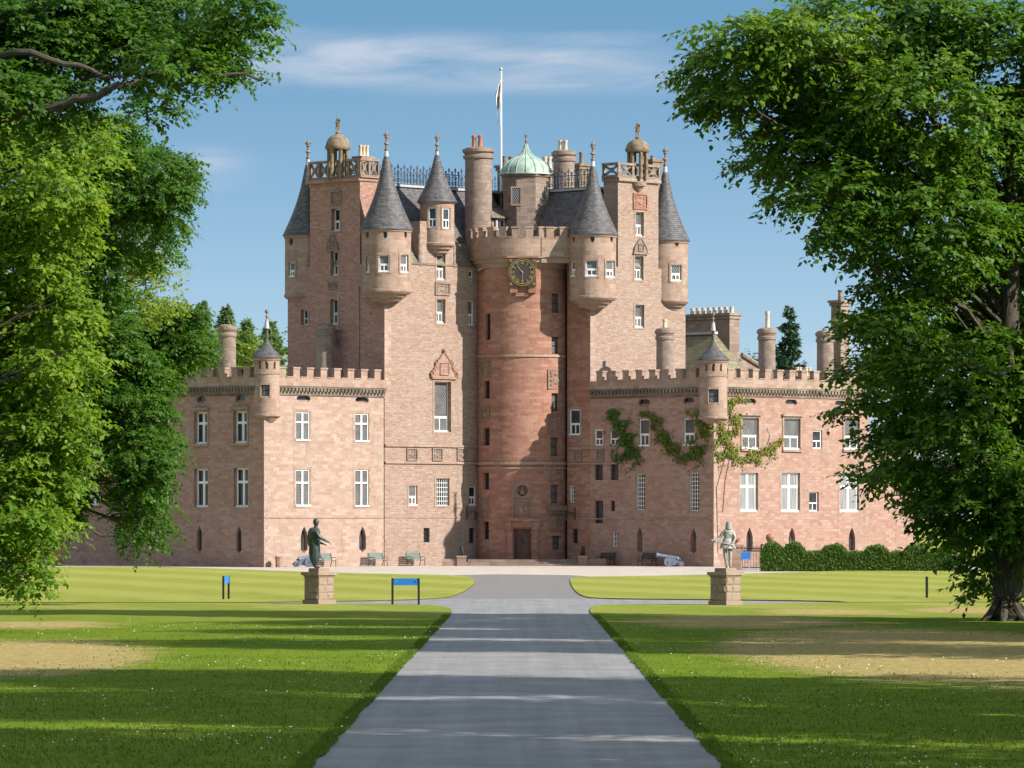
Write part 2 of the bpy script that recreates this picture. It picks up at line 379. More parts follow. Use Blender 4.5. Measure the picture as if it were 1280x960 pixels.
def glass_mats():
    m, nt, b = mat('dark glass', .08, .5); t = NT(nt); tc = t.n('TexCoord').outputs['Object']
    t.l(t.ramp(t.noise(tc, .9, 2), [(.35, (.012, .014, .018)), (.65, (.05, .055, .065))]), b.inputs['Base Color']); M['glass'] = m
    def lat(name, p, w, lead, fac):
        m, nt, b = mat(name, .15, .5); t = NT(nt); uv = t.n('UVMap').outputs[0]; s = t.n('SeparateXYZ'); t.l(uv, s.inputs[0])
        x, y = s.outputs[0], t.math('MULTIPLY', s.outputs[1], .72)
        l1 = t.math('LESS_THAN', t.math('PINGPONG', t.math('ADD', x, y), p/2), w); l2 = t.math('LESS_THAN', t.math('PINGPONG', t.math('SUBTRACT', x, y), p/2), w)
        n = t.ramp(t.noise(uv, 1.3, 2), [(.3, (.016, .016, .02)), (.7, (.06, .062, .07))])
        t.l(t.mix(t.math('MULTIPLY', t.math('MAXIMUM', l1, l2), fac), n, lead), b.inputs['Base Color']); M[name] = m
    lat('lattice', .17, .014, (.36, .345, .33), .75)
    lat('lattice_dark', .17, .015, (.30, .27, .25), .8)
    m, nt, b = mat('curtained glass', .2, .5); t = NT(nt); uv = t.n('UVMap').outputs[0]
    t.l(t.ramp(t.noise(t.scale(uv, (9, .4, 1)), 1, 2), [(.3, (.13, .13, .14)), (.7, (.30, .295, .29))]), b.inputs['Base Color']); M['curtain'] = m
glass_mats()
# ------------------------------------------------------------------ the castle (square plan set diagonally to the drive)
q = math.sqrt(.5); U = (q, q); V = (-q, q); nU = (-q, -q); nV = (q, -q)
A = (-17.64, 341.5); B = (14.5, 345.0)
T1 = (A[0]+q*11.75, A[1]+q*11.75)                   # near corner of the left tower
T2 = (B[0]-q*12.34, B[1]+q*12.34)                   # near corner of the right tower
I0 = (.18, 359.3)                                   # inner corner behind the stair tower
CAS = empty('castle', (.77, 357, 0), 'turreted pink sandstone castle with clock tower and crenellated wings at the end of the drive', 'castle')
CO = (.77, 357, 0)
LR = PF(A, U, V); LL = PF(A, (q, -q), U)
LT = PF((A[0]+q*.06, A[1]-q*.06), U, V)             # left tower front face, a little proud of the wing
TL = PF(T1, (q, -q), U)
RL = PF(B, (q, -q), U); RR = PF(B, U, V); TR = PF(T2, U, V); RT = PF(B, (q, -q), U)
def CP(u, v): return PF((I0[0]+q*u-q*v, I0[1]+q*u+q*v), U, V)   # castle-plan frame at plan position (u, v)
PL = CP(0, 0)
ST = CF((.77, 357.0), 3.4)
def part(mb, name, mats, parent=None, label=None, weld=None):
    o = mb.build(name, mats, parent or CAS, origin=CO, weld=weld)
    if label: o['label'] = label
    return o
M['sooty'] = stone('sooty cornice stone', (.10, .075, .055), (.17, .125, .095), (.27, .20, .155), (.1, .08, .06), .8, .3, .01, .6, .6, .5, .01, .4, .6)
ZC, ZP, ZK, ZM = 12.55, 12.95, 13.55, 14.3           # wing: cornice, parapet base, crenel sill, merlon top

# every opening: wall frame, photo rectangle -> metres
def op(fr, x0, x1, y0, y1, kind, **k):
    return dict(r=fr.rect(x0, x1, y0, y1), kind=kind, fr=fr, **k)
def bars(mb, fr, u0, u1, z0, z1, nu, nz, w, d0, d1, m=0):
    for i in range(1, nu): c = u0+(u1-u0)*i/nu; mb.box(fr, c-w/2, c+w/2, z0, z1, d0, d1, m)
    for i in range(1, nz): c = z0+(z1-z0)*i/nz; mb.box(fr, u0, u1, c-w/2, c+w/2, d0+.004, d1+.004, m)
def ring(mb, fr, u0, u1, z0, z1, w, d0, d1, m=0):
    mb.box(fr, u0, u0+w, z0, z1, d0, d1, m); mb.box(fr, u1-w, u1, z0, z1, d0, d1, m)
    mb.box(fr, u0+w, u1-w, z0, z0+w, d0, d1, m); mb.box(fr, u0+w, u1-w, z1-w, z1, d0, d1, m)
def fill(o, parent=None, one=False):
    """window joinery and glass set back in an opening"""
    fr = o['fr']; u0, u1, z0, z1 = o['r']; D = o.get('dep', .28); k = o['kind']
    f = MB(); g = MB(); gm = 'lattice'; fm = 'white'; d0, d1 = D-.10, D-.03; w = u1-u0; h = z1-z0
    def pane(a, b, c, e, m=0): g.face([fr.p(a, c, D-.05), fr.p(b, c, D-.05), fr.p(b, e, D-.05), fr.p(a, e, D-.05)], [(a, c), (b, c), (b, e), (a, e)], m)
    if k in ('sash', 'sash_dark'):
        ms = o.get('split', .45); zm = z0+h*ms
        ring(f, fr, u0, u1, z0, z1, .075, d0, d1); f.box(fr, u0+.075, u1-.075, zm-.05, zm+.05, d0-.02, d1)
        ring(f, fr, u0+.075, u1-.075, z0+.075, zm-.05, .06, d0+.01, d1)
        c = (u0+u1)/2; f.box(fr, c-.035, c+.035, z0+.1, zm-.05, d0+.012, d1)
        f.box(fr, u0-.02, u1+.02, z0-.001, z0+.10, d0-.12, d0-.001)
        pane(u0+.02, u1-.02, z0+.02, zm); pane(u0+.02, u1-.02, zm, z1-.02); gm = 'glass' if k == 'sash_dark' else 'lattice'
    elif k == 'small':
        zm = z0+h*.42
        ring(f, fr, u0, u1, z0, z1, .09, d0, d1); f.box(fr, u0+.09, u1-.09, zm-.045, zm+.045, d0-.01, d1); c = (u0+u1)/2
        f.box(fr, c-.035, c+.035, z0+.09, zm-.045, d0+.01, d1); pane(u0+.02, u1-.02, z0+.02, z1-.02); gm = 'glass'
    elif k in ('cross', 'cross_lat', 'curtain'):
        c = (u0+u1)/2; zt = z0+h*.645; t = .085
        ring(f, fr, u0, u1, z0, z1, t, d0, d1); f.box(fr, c-.075, c+.075, z0+t, z1-t, d0-.02, d1); f.box(fr, u0+t, u1-t, zt-.06, zt+.06, d0-.03, d1-.001)
        f.box(fr, u0-.02, u1+.02, z0-.001, z0+.12, d0-.14, d0-.001)
        for a, b in ((u0+t, c-.075), (c+.075, u1-t)):
            for e, g2 in ((z0+t+.04, zt-.06), (zt+.06, z1-t)):
                if k == 'cross': ring(f, fr, a, b, e, g2, .035, d0+.01, d1)
                if k == 'curtain': ring(f, fr, a, b, e, g2, .05, d0+.01, d1)
        pane(u0+.02, u1-.02, z0+.02, z1-.02); gm = {'cross': 'glass', 'cross_lat': 'lattice', 'curtain': 'curtain'}[k]
    elif k in ('barred', 'grille'):
        fm = 'white' if k == 'grille' else 'iron'; gm = 'glass'
        ring(f, fr, u0, u1, z0, z1, .05, d0, d1)
        bars(f, fr, u0, u1, z0, z1, max(3, int(w/.22)), max(3, int(h/.3)), .035, d0-.03, d0-.005)
        pane(u0+.02, u1-.02, z0+.02, z1-.02)
    elif k == 'lead':                                  # leaded light, no painted timber
        fm = 'iron'; gm = 'lattice_dark'; ring(f, fr, u0, u1, z0, z1, .05, d0, d1); c = (u0+u1)/2
        f.box(fr, u0+.05, u1-.05, z0+h*.5-.03, z0+h*.5+.03, d0, d1); pane(u0+.02, u1-.02, z0+.02, z1-.02)
    elif k == 'slit':                                  # lancet with a stone blind and a dark slot
        fm = 'ashlar_red'; gm = 'glass'
        f.box(fr, u0-.05, u0+w*.30, z0-.02, z1+.02, D-.05, D+.02); f.box(fr, u1-w*.30, u1+.05, z0-.02, z1+.02, D-.05, D+.02)
        pane(u0-.02, u1+.02, z0-.02, z1+.02)
    elif k == 'oval':
        fm = 'buff'; gm = 'glass'; f.box(fr, u0-.02, u1+.02, z0-.02, z0+h*.30, D-.09, D+.01); pane(u0-.02, u1+.02, z0-.02, z1+.02)
    elif k == 'oculus': fm = 'iron'; gm = 'glass'; c = (u0+u1)/2; f.box(fr, c-.02, c+.02, z0, z1, D-.06, D-.03); pane(u0-.02, u1+.02, z0-.02, z1+.02)
    elif k == 'niche': return None
    if one:                                            # a sub-part of a turret: one mesh, two materials
        n = len(f.f); f.v, off = f.v+g.v, len(f.v)
        f.f += [tuple(i+off for i in t) for t in g.f]; f.uv += g.uv; f.m += [1]*len(g.f); f.sm += g.sm
        return part(f, 'window', [M[fm], M[gm]], parent)
    wo = part(f, 'window', M[fm], parent); part(g, 'pane', M[gm], wo)
    return wo
def moulding(mb, fr, r, w, proud, hood=True, sill=True):
    u0, u1, z0, z1 = r
    mb.box(fr, u0-w, u0, z0, z1, -proud, .05); mb.box(fr, u1, u1+w, z0, z1, -proud, .05); mb.box(fr, u0-w, u1+w, z1, z1+w, -proud, .05)
    if hood: mb.box(fr, u0-w-.1, u1+w+.1, z1+w, z1+w+.14, -proud-.16, .05)
    if sill: mb.box(fr, u0-w-.04, u1+w+.04, z0-.16, z0, -proud-.1, .05)
def margin(mb, fr, r, w=.17, proud=.025):              # dressed margin round an opening
    u0, u1, z0, z1 = r
    mb.box(fr, u0-w, u0, z0-w*.8, z1+w, -proud, .05); mb.box(fr, u1, u1+w, z0-w*.8, z1+w, -proud, .05)
    mb.box(fr, u0, u1, z1, z1+w, -proud, .05); mb.box(fr, u0, u1, z0-w*.8, z0, -proud, .05)
def relief(mb, fr, r, seed, frame=.1, proud=.07):
    """carved panel: raised border round a field of shallow bosses and scrolls"""
    u0, u1, z0, z1 = r; rnd = random.Random(seed)
    mb.box(fr, u0, u1, z0, z1, -.015, .06); ring(mb, fr, u0, u1, z0, z1, frame, -proud-.03, -.015)
    a0, a1, c0, c1 = u0+frame, u1-frame, z0+frame, z1-frame; um = (a0+a1)/2; w = a1-a0; h = c1-c0
    def blob(u, z, ru, rz, pr):
        n = 8; pts = [(u+ru*math.cos(6.283*i/n), z+rz*math.sin(6.283*i/n)) for i in range(n)]
        for i in range(n):
            p, s = pts[i], pts[(i+1) % n]
            mb.face([fr.p(p[0], p[1], -.016), fr.p(s[0], s[1], -.016), fr.p((s[0]+u)/2, (s[1]+z)/2, -pr), fr.p((p[0]+u)/2, (p[1]+z)/2, -pr)])
        mb.face([fr.p((p[0]+u)/2, (p[1]+z)/2, -pr) for p in pts])
    blob(um, c0+h*.42, w*.22, h*.26, proud*1.3); blob(um, c0+h*.80, w*.13, h*.12, proud*1.2)
    for s in (-1, 1):
        for zz in (.2, .45, .7, .88): blob(um+s*w*rnd.uniform(.30, .38), c0+h*zz, w*rnd.uniform(.07, .12), h*rnd.uniform(.07, .12), proud*rnd.uniform(.8, 1.2))

# --- wall openings
oLL = [op(LL, 239+4, 259.5, 515, 555, 'cross', dep=.38), op(LL, 292, 309, 514, 554, 'cross', dep=.38), op(LL, 201, 214, 518, 556, 'cross', dep=.38),
       op(LL, 243, 260, 586, 634, 'cross', dep=.38), op(LL, 292.5, 310, 585, 634, 'cross', dep=.38), op(LL, 199, 213, 588, 634, 'cross', dep=.38),
       op(LL, 199, 205.3, 657, 689, 'slit', shape='arch', foot=1), op(LL, 246, 252.3, 657, 691, 'slit', shape='arch', foot=1), op(LL, 295, 302, 657, 692, 'slit', shape='arch', foot=1),
       op(LL, 246, 257, 495.5, 504, 'oval', shape='oval'), op(LL, 294, 306, 494, 502.5, 'oval', shape='oval')]
oLR = [op(LR, 369.5, 387.5, 515, 551, 'cross_lat', dep=.16), op(LR, 443.5, 461, 517, 552.5, 'cross_lat', dep=.16),
       op(LR, 369.5, 387.5, 587, 633, 'cross_lat', dep=.16), op(LR, 443.5, 461, 587, 633.5, 'cross_lat', dep=.16),
       op(LR, 376, 384.5, 658, 692, 'slit', shape='arch', foot=1, dep=.34), op(LR, 449, 457.5, 658, 691, 'slit', shape='arch', foot=1, dep=.34),
       op(LR, 371, 388, 494.5, 502, 'oval', shape='oval'), op(LR, 444.5, 461, 496.5, 504, 'oval', shape='oval')]
oLT = [op(LT, 543, 563.5, 477, 540, 'sash', split=.30, dep=.42), op(LT, 546, 556.5, 318, 350, 'sash', dep=.3), op(LT, 546, 556.5, 374, 404, 'sash', dep=.36),
       op(LT, 586, 592.5, 338, 352, 'small'), op(LT, 584.5, 593, 376, 407, 'sash'), op(LT, 511, 521.5, 607, 632, 'sash', dep=.2),
       op(LT, 545, 561.5, 598, 632, 'grille', dep=.24), op(LT, 586, 595, 608, 632, 'sash_dark', dep=.2), op(LT, 529.5, 537, 660, 678, 'barred'), op(LT, 586.5, 593.5, 660, 679, 'barred')]
oTL = [op(TL, 414.5, 425, 261, 288.5, 'sash_dark', dep=.42), op(TL, 413.5, 422.5, 314, 344.5, 'sash_dark', dep=.42), op(TL, 413, 422, 374, 405.5, 'sash_dark', dep=.42), op(TL, 376, 384.5, 387, 406, 'small', dep=.42)]
oST = [op(ST, a, b, c, d, 'lead' if a > 650 else 'barred', dep=.32) for a, b, c, d in
       ((607, 613, 392, 425), (605, 612, 476, 498), (604, 612, 535, 557), (604, 611.3, 591, 612), (603.5, 611, 652, 674),
        (689.5, 700, 367, 391), (689.5, 699.5, 421, 442.5), (689.5, 699, 491.5, 514), (688.5, 698.5, 547, 570), (688.5, 698.5, 606, 629), (690.5, 701, 670, 687))]
oST += [dict(r=ST.rect(642.5, 663.5, 661, 698.5), kind='niche', fr=ST, dep=.30), op(ST, 645.8, 660, 606, 620.5, 'niche', shape='round', dep=.3)]
oRL = [op(RL, 712.5, 725.5, 512, 544, 'sash_dark', dep=.12), op(RL, 744, 754, 537, 557, 'small', dep=.12), op(RL, 763, 774, 537, 557, 'small', dep=.12),
       op(RL, 799.5, 812, 524, 558, 'sash_dark', dep=.14), op(RL, 855, 868.5, 523, 557.5, 'sash_dark', dep=.14),
       op(RL, 743.5, 753.5, 580, 600, 'barred'), op(RL, 763, 773, 580, 600, 'barred'), op(RL, 795, 806, 592, 637.5, 'grille', dep=.2), op(RL, 862, 874, 591, 638.5, 'grille', dep=.2),
       op(RL, 743.5, 754, 626, 654, 'barred'), op(RL, 763.5, 768.5, 626, 639, 'barred'), op(RL, 765, 771.5, 664, 683, 'grille', dep=.2),
       op(RL, 712.5, 718.5, 607, 628, 'grille', dep=.16), op(RL, 715.5, 722, 661, 679, 'barred'),
       op(RL, 796, 803, 659, 692, 'slit', shape='arch', foot=1), op(RL, 863, 870.5, 660, 693, 'slit', shape='arch', foot=1),
       op(RL, 798, 812, 499, 507.5, 'oval', shape='oval'), op(RL, 854, 867.5, 497, 505, 'oval', shape='oval')]
oRR = [op(RR, 927.5, 948, 522, 561, 'sash', dep=.26, split=.42), op(RR, 979.5, 1000, 523, 562, 'sash', dep=.26, split=.42), op(RR, 1016, 1027.5, 538, 561, 'small', dep=.2), op(RR, 1055, 1074, 523, 562, 'sash', dep=.26, split=.42),
       op(RR, 925, 947.5, 591, 639.5, 'curtain', dep=.3), op(RR, 977, 1000, 591, 640, 'curtain', dep=.3), op(RR, 1011.5, 1023.5, 615, 639, 'small', dep=.25), op(RR, 1050.5, 1074, 592, 640, 'curtain', dep=.3),
       op(RR, 933, 941, 659, 692, 'slit', shape='arch', foot=1, dep=.34), op(RR, 986, 994, 659, 691, 'slit', shape='arch', foot=1, dep=.34), op(RR, 1061, 1069, 659, 692, 'slit', shape='arch', foot=1, dep=.34),
       op(RR, 930, 945, 498, 506, 'oval', shape='oval'), op(RR, 982, 996.5, 499.5, 507, 'oval', shape='oval'), op(RR, 1044, 1058, 501, 508.5, 'oval', shape='oval')]
oTR = [op(TR, 794, 805, 381, 409.5, 'sash', dep=.34), op(TR, 793.5, 804, 320, 350, 'sash', dep=.34), op(TR, 794.5, 804.5, 265, 295, 'sash', dep=.34)]

ZE = 22.1; LW = -14.4; RW = 17.0
uT1 = 11.75; uIN = LT.u(601); vIN = RL.u(709)
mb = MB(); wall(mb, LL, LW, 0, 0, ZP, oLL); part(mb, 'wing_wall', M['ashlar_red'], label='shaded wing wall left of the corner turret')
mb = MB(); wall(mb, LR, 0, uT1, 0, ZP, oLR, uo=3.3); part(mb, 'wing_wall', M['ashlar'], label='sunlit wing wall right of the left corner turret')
ZS = 20.35; mb = MB(); wall(mb, LT, uT1, uIN, 0, ZS, [o for o in oLT if o['r'][3] < ZS], uo=1.7)
up = [o for o in oLT if o['r'][3] >= ZS]; ua_, ub_ = LT.u(525), LT.u(568)
wall(mb, LT, uT1, ua_, ZS, ZE, [], uo=1.7); wall(mb, LT, ua_, ub_, ZS, 25.3, up[:1], uo=1.7); wall(mb, LT, ub_, uIN, ZS, ZE, up[1:], uo=1.7)
for ue in (LT.u(525), LT.u(568)): mb.face([LT.p(ue, ZE), LT.p(ue, 25.3), LT.p(ue, 25.3, 2.2), LT.p(ue, ZE, 2.2)])
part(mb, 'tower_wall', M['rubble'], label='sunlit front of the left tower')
mb = MB(); ua, ub = TL.u(387.5), TL.u(450); wall(mb, TL, -10.4, 0, 11.5, ZS, oTL[2:], uo=.6); wall(mb, TL, -10.4, ua, ZS, ZE, [], uo=.6); wall(mb, TL, ub, 0, ZS, ZE, [], uo=.6); part(mb, 'tower_wall', M['rubble_shade'], label='shaded side of the left tower')
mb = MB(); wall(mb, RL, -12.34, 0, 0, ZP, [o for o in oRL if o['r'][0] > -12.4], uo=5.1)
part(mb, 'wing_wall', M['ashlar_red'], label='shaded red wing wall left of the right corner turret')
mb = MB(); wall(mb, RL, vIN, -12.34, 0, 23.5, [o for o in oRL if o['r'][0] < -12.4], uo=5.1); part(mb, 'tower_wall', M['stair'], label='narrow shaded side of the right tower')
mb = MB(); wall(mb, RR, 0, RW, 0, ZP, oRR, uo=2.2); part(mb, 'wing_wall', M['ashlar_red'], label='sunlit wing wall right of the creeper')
mb = MB(); ua, ub = TR.u(772.5), TR.u(823); wall(mb, TR, 0, 10.3, 11.5, ZS, oTR[:1], uo=7.9); wall(mb, TR, 0, ua, ZS, ZE, [], uo=7.9); wall(mb, TR, ub, 10.3, ZS, ZE, [], uo=7.9); part(mb, 'tower_wall', M['rubble'], label='sunlit front of the right tower')
# backs and returns that close the blocks
mb = MB()
for a, b, z0, z1 in ((PL.p(-13.45, 0, 10.4), PL.p(10.3, 0, 10.4), 11.5, ZE), (PL.p(10.3, 0, 10.4), PL.p(10.3, 0, -7.91), 11.5, ZE), (LL.p(LW, 0), LL.p(LW, 0, 22), 0, ZP),
                     (RR.p(RW, 0), RR.p(RW, 0, 24), 0, ZP), (LL.p(LW, 0, 22), PL.p(10.3, 0, 18), 0, ZP), (RR.p(RW, 0, 24), PL.p(10.3, 0, 18), 0, ZP)):
    mb.face([(a[0], a[1], z0), (b[0], b[1], z0), (b[0], b[1], z1), (a[0], a[1], z1)])
part(mb, 'rear_wall', M['rubble'])
mb = MB()
for pts in ([LR.p(.3, 12.7, .3), LR.p(uT1, 12.7, .3), PL.p(-13.45, 12.7, 14), LL.p(LW, 12.7, 22), LL.p(LW, 12.7, .3)],
            [RR.p(.3, 12.7, .3), RR.p(RW, 12.7, .3), RR.p(RW, 12.7, 24), PL.p(10.3, 12.7, 10), PL.p(10.3, 12.7, -7.9), RL.p(-12.3, 12.7, .3)]): mb.face(pts)
part(mb, 'flat_roof', M['lead'])
for ls, par in ((oLL, 0), (oLR, 0), (oLT, 0), (oTL, 0), (oST, 0), (oRL, 0), (oRR, 0), (oTR, 0)):
    for o in ls: fill(o)

# --- dressings
dr = MB()
for o in oLL[:2]+oLL[2:3]+oRR[:2]+oRR[3:4]: moulding(dr, o['fr'], o['r'], .15, .06)
for o in oRR[4:6]+oRR[7:8]+oLR[:4]+oLL[3:6]: margin(dr, o['fr'], o['r'], .2, .012)
for o in oLT[:8]+oTL+oTR+oRL[:5]: margin(dr, o['fr'], o['r'], .17, .03)
part(dr, 'window_surround', M['buff'])
dr = MB()
for fr, x0, x1, y, h in ((LT, 481, 596, 557.5, .16), (LT, 481, 596, 578.5, .16), (LT, 481, 596, 646.5, .1), (LR, 331, 479, 647, .08)):
    u0 = max(fr.u(x0), uT1+.003 if fr is LT else 0); u1 = fr.u(x1); z = Zat(y, fr.Y((u0+u1)/2)); dr.box(fr, u0, u1, z-h/2, z+h/2, -.12 if h > .1 else -.05, .05)
for x0, x1, y, h in ((713, 772, 560, .13), (713, 772, 579.5, .13), (713, 889, 648.5, .09)):
    u0, u1 = RL.u(x0), RL.u(x1); z = Zat(y, RL.Y((u0+u1)/2)); dr.box(RL, u0, u1, z-h/2, z+h/2, -.1 if h > .1 else -.05, .05)
for y, h, p in ((444.5, .16, .1), (579, .2, .14), (585, .12, .09)):
    z = Zat(y, 353.7); dr.box(ST, -5.2, 5.2, z-h/2, z+h/2, -p, .05, nu=24)
part(dr, 'string_course', M['buff'])
# corner stones of the two towers and the wings
for fr, sg, z0, z1, c in ((LR, 1, 0, 11.9, 0), (LT, 1, 13, 19.2, uT1), (TR, 1, 13, 18.6, 0), (RR, 1, 0, 11.9, 0)):
    z = z0; k = 0; dr = MB()
    while z < z1-.5:
        w = (.62, .38)[k % 2]; dr.box(fr, c-.012, c+w, z+.006, z+.494, -.014, .05); k += 1; z += .5
    part(dr, 'corner_stone', M['ashlar'])

def crenel(fr, u0, u1, zb, zk, zm, pitch, mw, pr, th=.42, nu=1, coping=True, uo=0):
    mb = MB(); mb.box(fr, u0, u1, zb, zk, -pr, -pr+th, nu=nu)
    n = int((u1-u0)/pitch); s = (u1-u0-n*pitch+pitch-mw)/2
    for i in range(n):
        a = u0+s+i*pitch; mb.box(fr, a, a+mw, zk+.001, zm-.12, -pr+.003, -pr+th-.003)
        mb.box(fr, a-.05, a+mw+.05, zm-.12, zm, -pr-.05, -pr+th+.05)
        b0, b1 = a+mw, a+pitch
        if b1 < u1: mb.box(fr, b0+.052, b1-.052, zk+.001, zk+.08, -pr-.04, -pr+th+.04)
    return mb
def corbels(mb, fr, u0, u1, zt, pr, pitch, w, h, nu=1):
    mb.box(fr, u0, u1, zt-.14, zt, -pr-.02, .05, nu=nu)
    n = int((u1-u0)/pitch)
    for i in range(n):
        a = u0+(i+.5)*(u1-u0)/n-w/2; mb.box(fr, a, a+w, zt-.14-h, zt-.141, -pr, .05)
for fr, u0, u1 in ((LL, LW, -.7), (LR, .7, uT1-.003), (RL, -12.25, -.75), (RR, .75, RW)):
    mb = crenel(fr, u0, u1, ZP+.002, ZK, ZM, 1.33, .62, .26); part(mb, 'parapet', M['buff'])
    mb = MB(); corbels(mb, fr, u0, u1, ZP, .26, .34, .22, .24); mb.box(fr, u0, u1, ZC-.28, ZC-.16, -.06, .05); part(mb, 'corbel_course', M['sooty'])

# --- bartizans and small corner turrets
def finial(mb, c, z, h, m=1, ball=False):
    k = h/1.5
    mb.lathe(c, [(.13*k, z-.1), (.17*k, z+.06*k), (.09*k, z+.12*k), (.09*k, z+.35*k), (.20*k, z+.42*k), (.20*k, z+.5*k), (.08*k, z+.58*k), (.08*k, z+.8*k), (.0, z+.82*k)], 10, m)
    if ball: mb.sphere((c[0], c[1], z+1.05*k), .24*k, 10, m)
    else:
        fx = PF((c[0], c[1]), (1, 0), (0, 1))
        mb.lathe(c, [(.0, z+.78*k), (.16*k, z+.9*k), (.09*k, z+1.02*k), (.14*k, z+1.16*k), (.06*k, z+1.28*k), (.0, z+1.5*k)], 8, m)
        mb.box(fx, -.24*k, .24*k, z+1.02*k, z+1.14*k, -.06*k, .06*k, m); mb.box(PF((c[0], c[1]), (0, 1), (1, 0)), -.23*k, .23*k, z+1.03*k, z+1.13*k, -.06*k, .06*k, m)
def turret(px, yc, r, zb, ze, za, wins, oculi, label, corb=.75, slits=(), kind='slate', flare=.12, band=None, ball=False, fh=1.5):
    c = (Xat(px, yc), yc); fr = CF(c, r); ops = [op(fr, *w[:4], w[4] if len(w) > 4 else 'sash', dep=.2) for w in wins]
    ops += [op(fr, x-2.8*s, x+2.8*s, y-5, y+5, 'oculus', shape='round', dep=.2) for x, y, s in oculi]
    ops += [op(fr, a, b, y0, y1, 'slit', shape='arch', dep=.2) for a, b, y0, y1 in slits]
    L = math.pi*r; mb = MB(); wall(mb, fr, -L, L, zb, ze, ops, du=2*L/40, sm=True)
    prof = [(.06, zb-corb-.25), (r*.42, zb-corb), (r*.60, zb-corb+.02), (r*.66, zb-corb*.66), (r*.78, zb-corb*.64), (r*.84, zb-corb*.34), (r*.96, zb-corb*.32), (r+.07, zb-.08), (r+.07, zb+.06), (r, zb+.09)]
    mb.lathe(c, prof, 40)
    mb.lathe(c, [(r, ze-.22), (r+.06, ze-.20), (r+.10, ze-.02), (r+.1, ze)], 40)
    if band: mb.lathe(c, [(r, band-.08), (r+.05, band-.06), (r+.05, band+.06), (r, band+.08)], 40)
    for o in ops[:len(wins)]:
        margin(mb, fr, o['r'], .13, .05)
    t = part(mb, 'bartizan', M['buff'], label=label)
    for o in ops: fill(o, t, True)
    rb = MB(); h = za-ze; R0 = r+.16
    rb.lathe(c, [(r-.1, ze-.03), (R0+.02, ze-.03), (R0, ze+.05)]+[(max(.11, R0*(1-k)+flare*(-1.0)*math.sin(math.pi*min(1, k*1.15))*R0), ze+.05+h*k) for k in [i/14 for i in range(1, 15)]], 48)
    ro = part(rb, 'cone_roof', M[kind], t)
    fb = MB(); fb.lathe(c, [(.19, za-.55), (.12, za-.02), (.1, za+.1)], 12, 0); finial(fb, c, za, fh, 1, ball); part(fb, 'finial', [M['lead'], M['grey']], t)
    return t
yT1 = T1[1]+.1
turret(483, yT1+.2, 1.80, 20.05, 24.5, 30.35, [(473, 487, 318.5, 340), (500.5, 510, 318.5, 341), (458, 462, 321, 341)], [(481.5, 293, 1), (459, 293, .7), (507, 293, .6)], 'tall round corner turret on the near corner of the left tower')
turret(385, 357.5, 1.72, 20.05, 24.5, 30.3, [(361, 368.5, 328, 346.5)], [(363.5, 302, .9)], 'round turret at the far left corner of the left tower')
turret(741, T2[1]+.2, 1.72, 19.75, 24.35, 29.9, [(731.5, 747.5, 325, 345.5), (757.5, 768, 326, 347), (713, 719.5, 326, 346)], [(740.5, 298, 1), (717, 298, .6), (764.5, 298, .6)], 'round turret on the near corner of the right tower')
turret(831.5, 360.8, 1.70, 19.8, 24.3, 30.0, [(838.5, 851.5, 331, 351.5)], [(846, 303, .9)], 'round turret at the far right corner of the right tower')
for px, Y, y1, r_, lab in ((333.5, A[1]+.75, 0, .92, 'small corner turret of the left wing'), (891.5, B[1]+.75, 3, 1.02, 'small corner turret of the right wing')):
    w = (326, 337, 481, 495) if px < 400 else (885.5, 898, 486.5, 503)
    y = 447+y1; s = [(px-10, px-7.5, y+4.5, y+14), (px-2, px+2, y+4.5, y+14), (px+8.5, px+11, y+4.5, y+14)]
    turret(px, Y, r_, Zat(519+y1, Y), Zat(y, Y), Zat(y-46, Y), [(*w, 'lead')], [], lab, .5, s, 'slate', .42, Zat(y+20, Y), True, .95)

# --- stair tower with its corbelled parapet
mb = MB(); L = 2.15*3.4; wall(mb, ST, -L, L, 0, 22.4, oST, du=.35, uo=.4, sm=True); part(mb, 'stair_tower', M['stair'], label='round red stair tower in the inner corner')
SP = CF((.77, 357.0), 3.9); mb = crenel(SP, -7.6, 7.6, 22.75, 24.15, 24.95, 1.02, .56, 0, .4, 48)
mb.lathe((.77, 357), [(3.38, 21.95), (3.5, 22.0), (3.55, 22.3), (3.72, 22.34), (3.78, 22.6), (3.96, 22.64), (3.98, 22.76), (3.5, 22.77)], 56, sm=False)
part(mb, 'parapet', M['buff'], label='curved crenellated parapet of the stair tower')
fp = PF((Xat(677, 353.3), 353.3), (math.cos(R(10)), math.sin(R(10))), (-math.sin(R(10)), math.cos(R(10))))
mb = crenel(fp, 0, 2.3, 22.7, 24.15, 24.95, 1.02, .56, 0, .4); mb.box(fp, 0, 2.3, 22.3, 22.699, .12, 3); part(mb, 'parapet', M['buff'], label='flat parapet between stair tower and right turret')
mb = MB(); fq = PF((Xat(597, 355.6), 355.6), (1, 0), (0, 1))
mb.face([fq.p(0, 21.9, -.35), fq.p(2.2, 22.95, -1.6), fq.p(2.2, 22.95, 1), fq.p(0, 21.9, 1)]); mb.face([fq.p(0, 21.7, -.35), fq.p(2.2, 22.75, -1.6), fq.p(2.2, 22.95, -1.6), fq.p(0, 21.9, -.35)]); mb.face([fq.p(0, 21.7, -.3), fq.p(0, 21.7, 1), fq.p(2.2, 22.75, 1), fq.p(2.2, 22.75, -1.5)])
part(mb, 'coping', M['grey'])
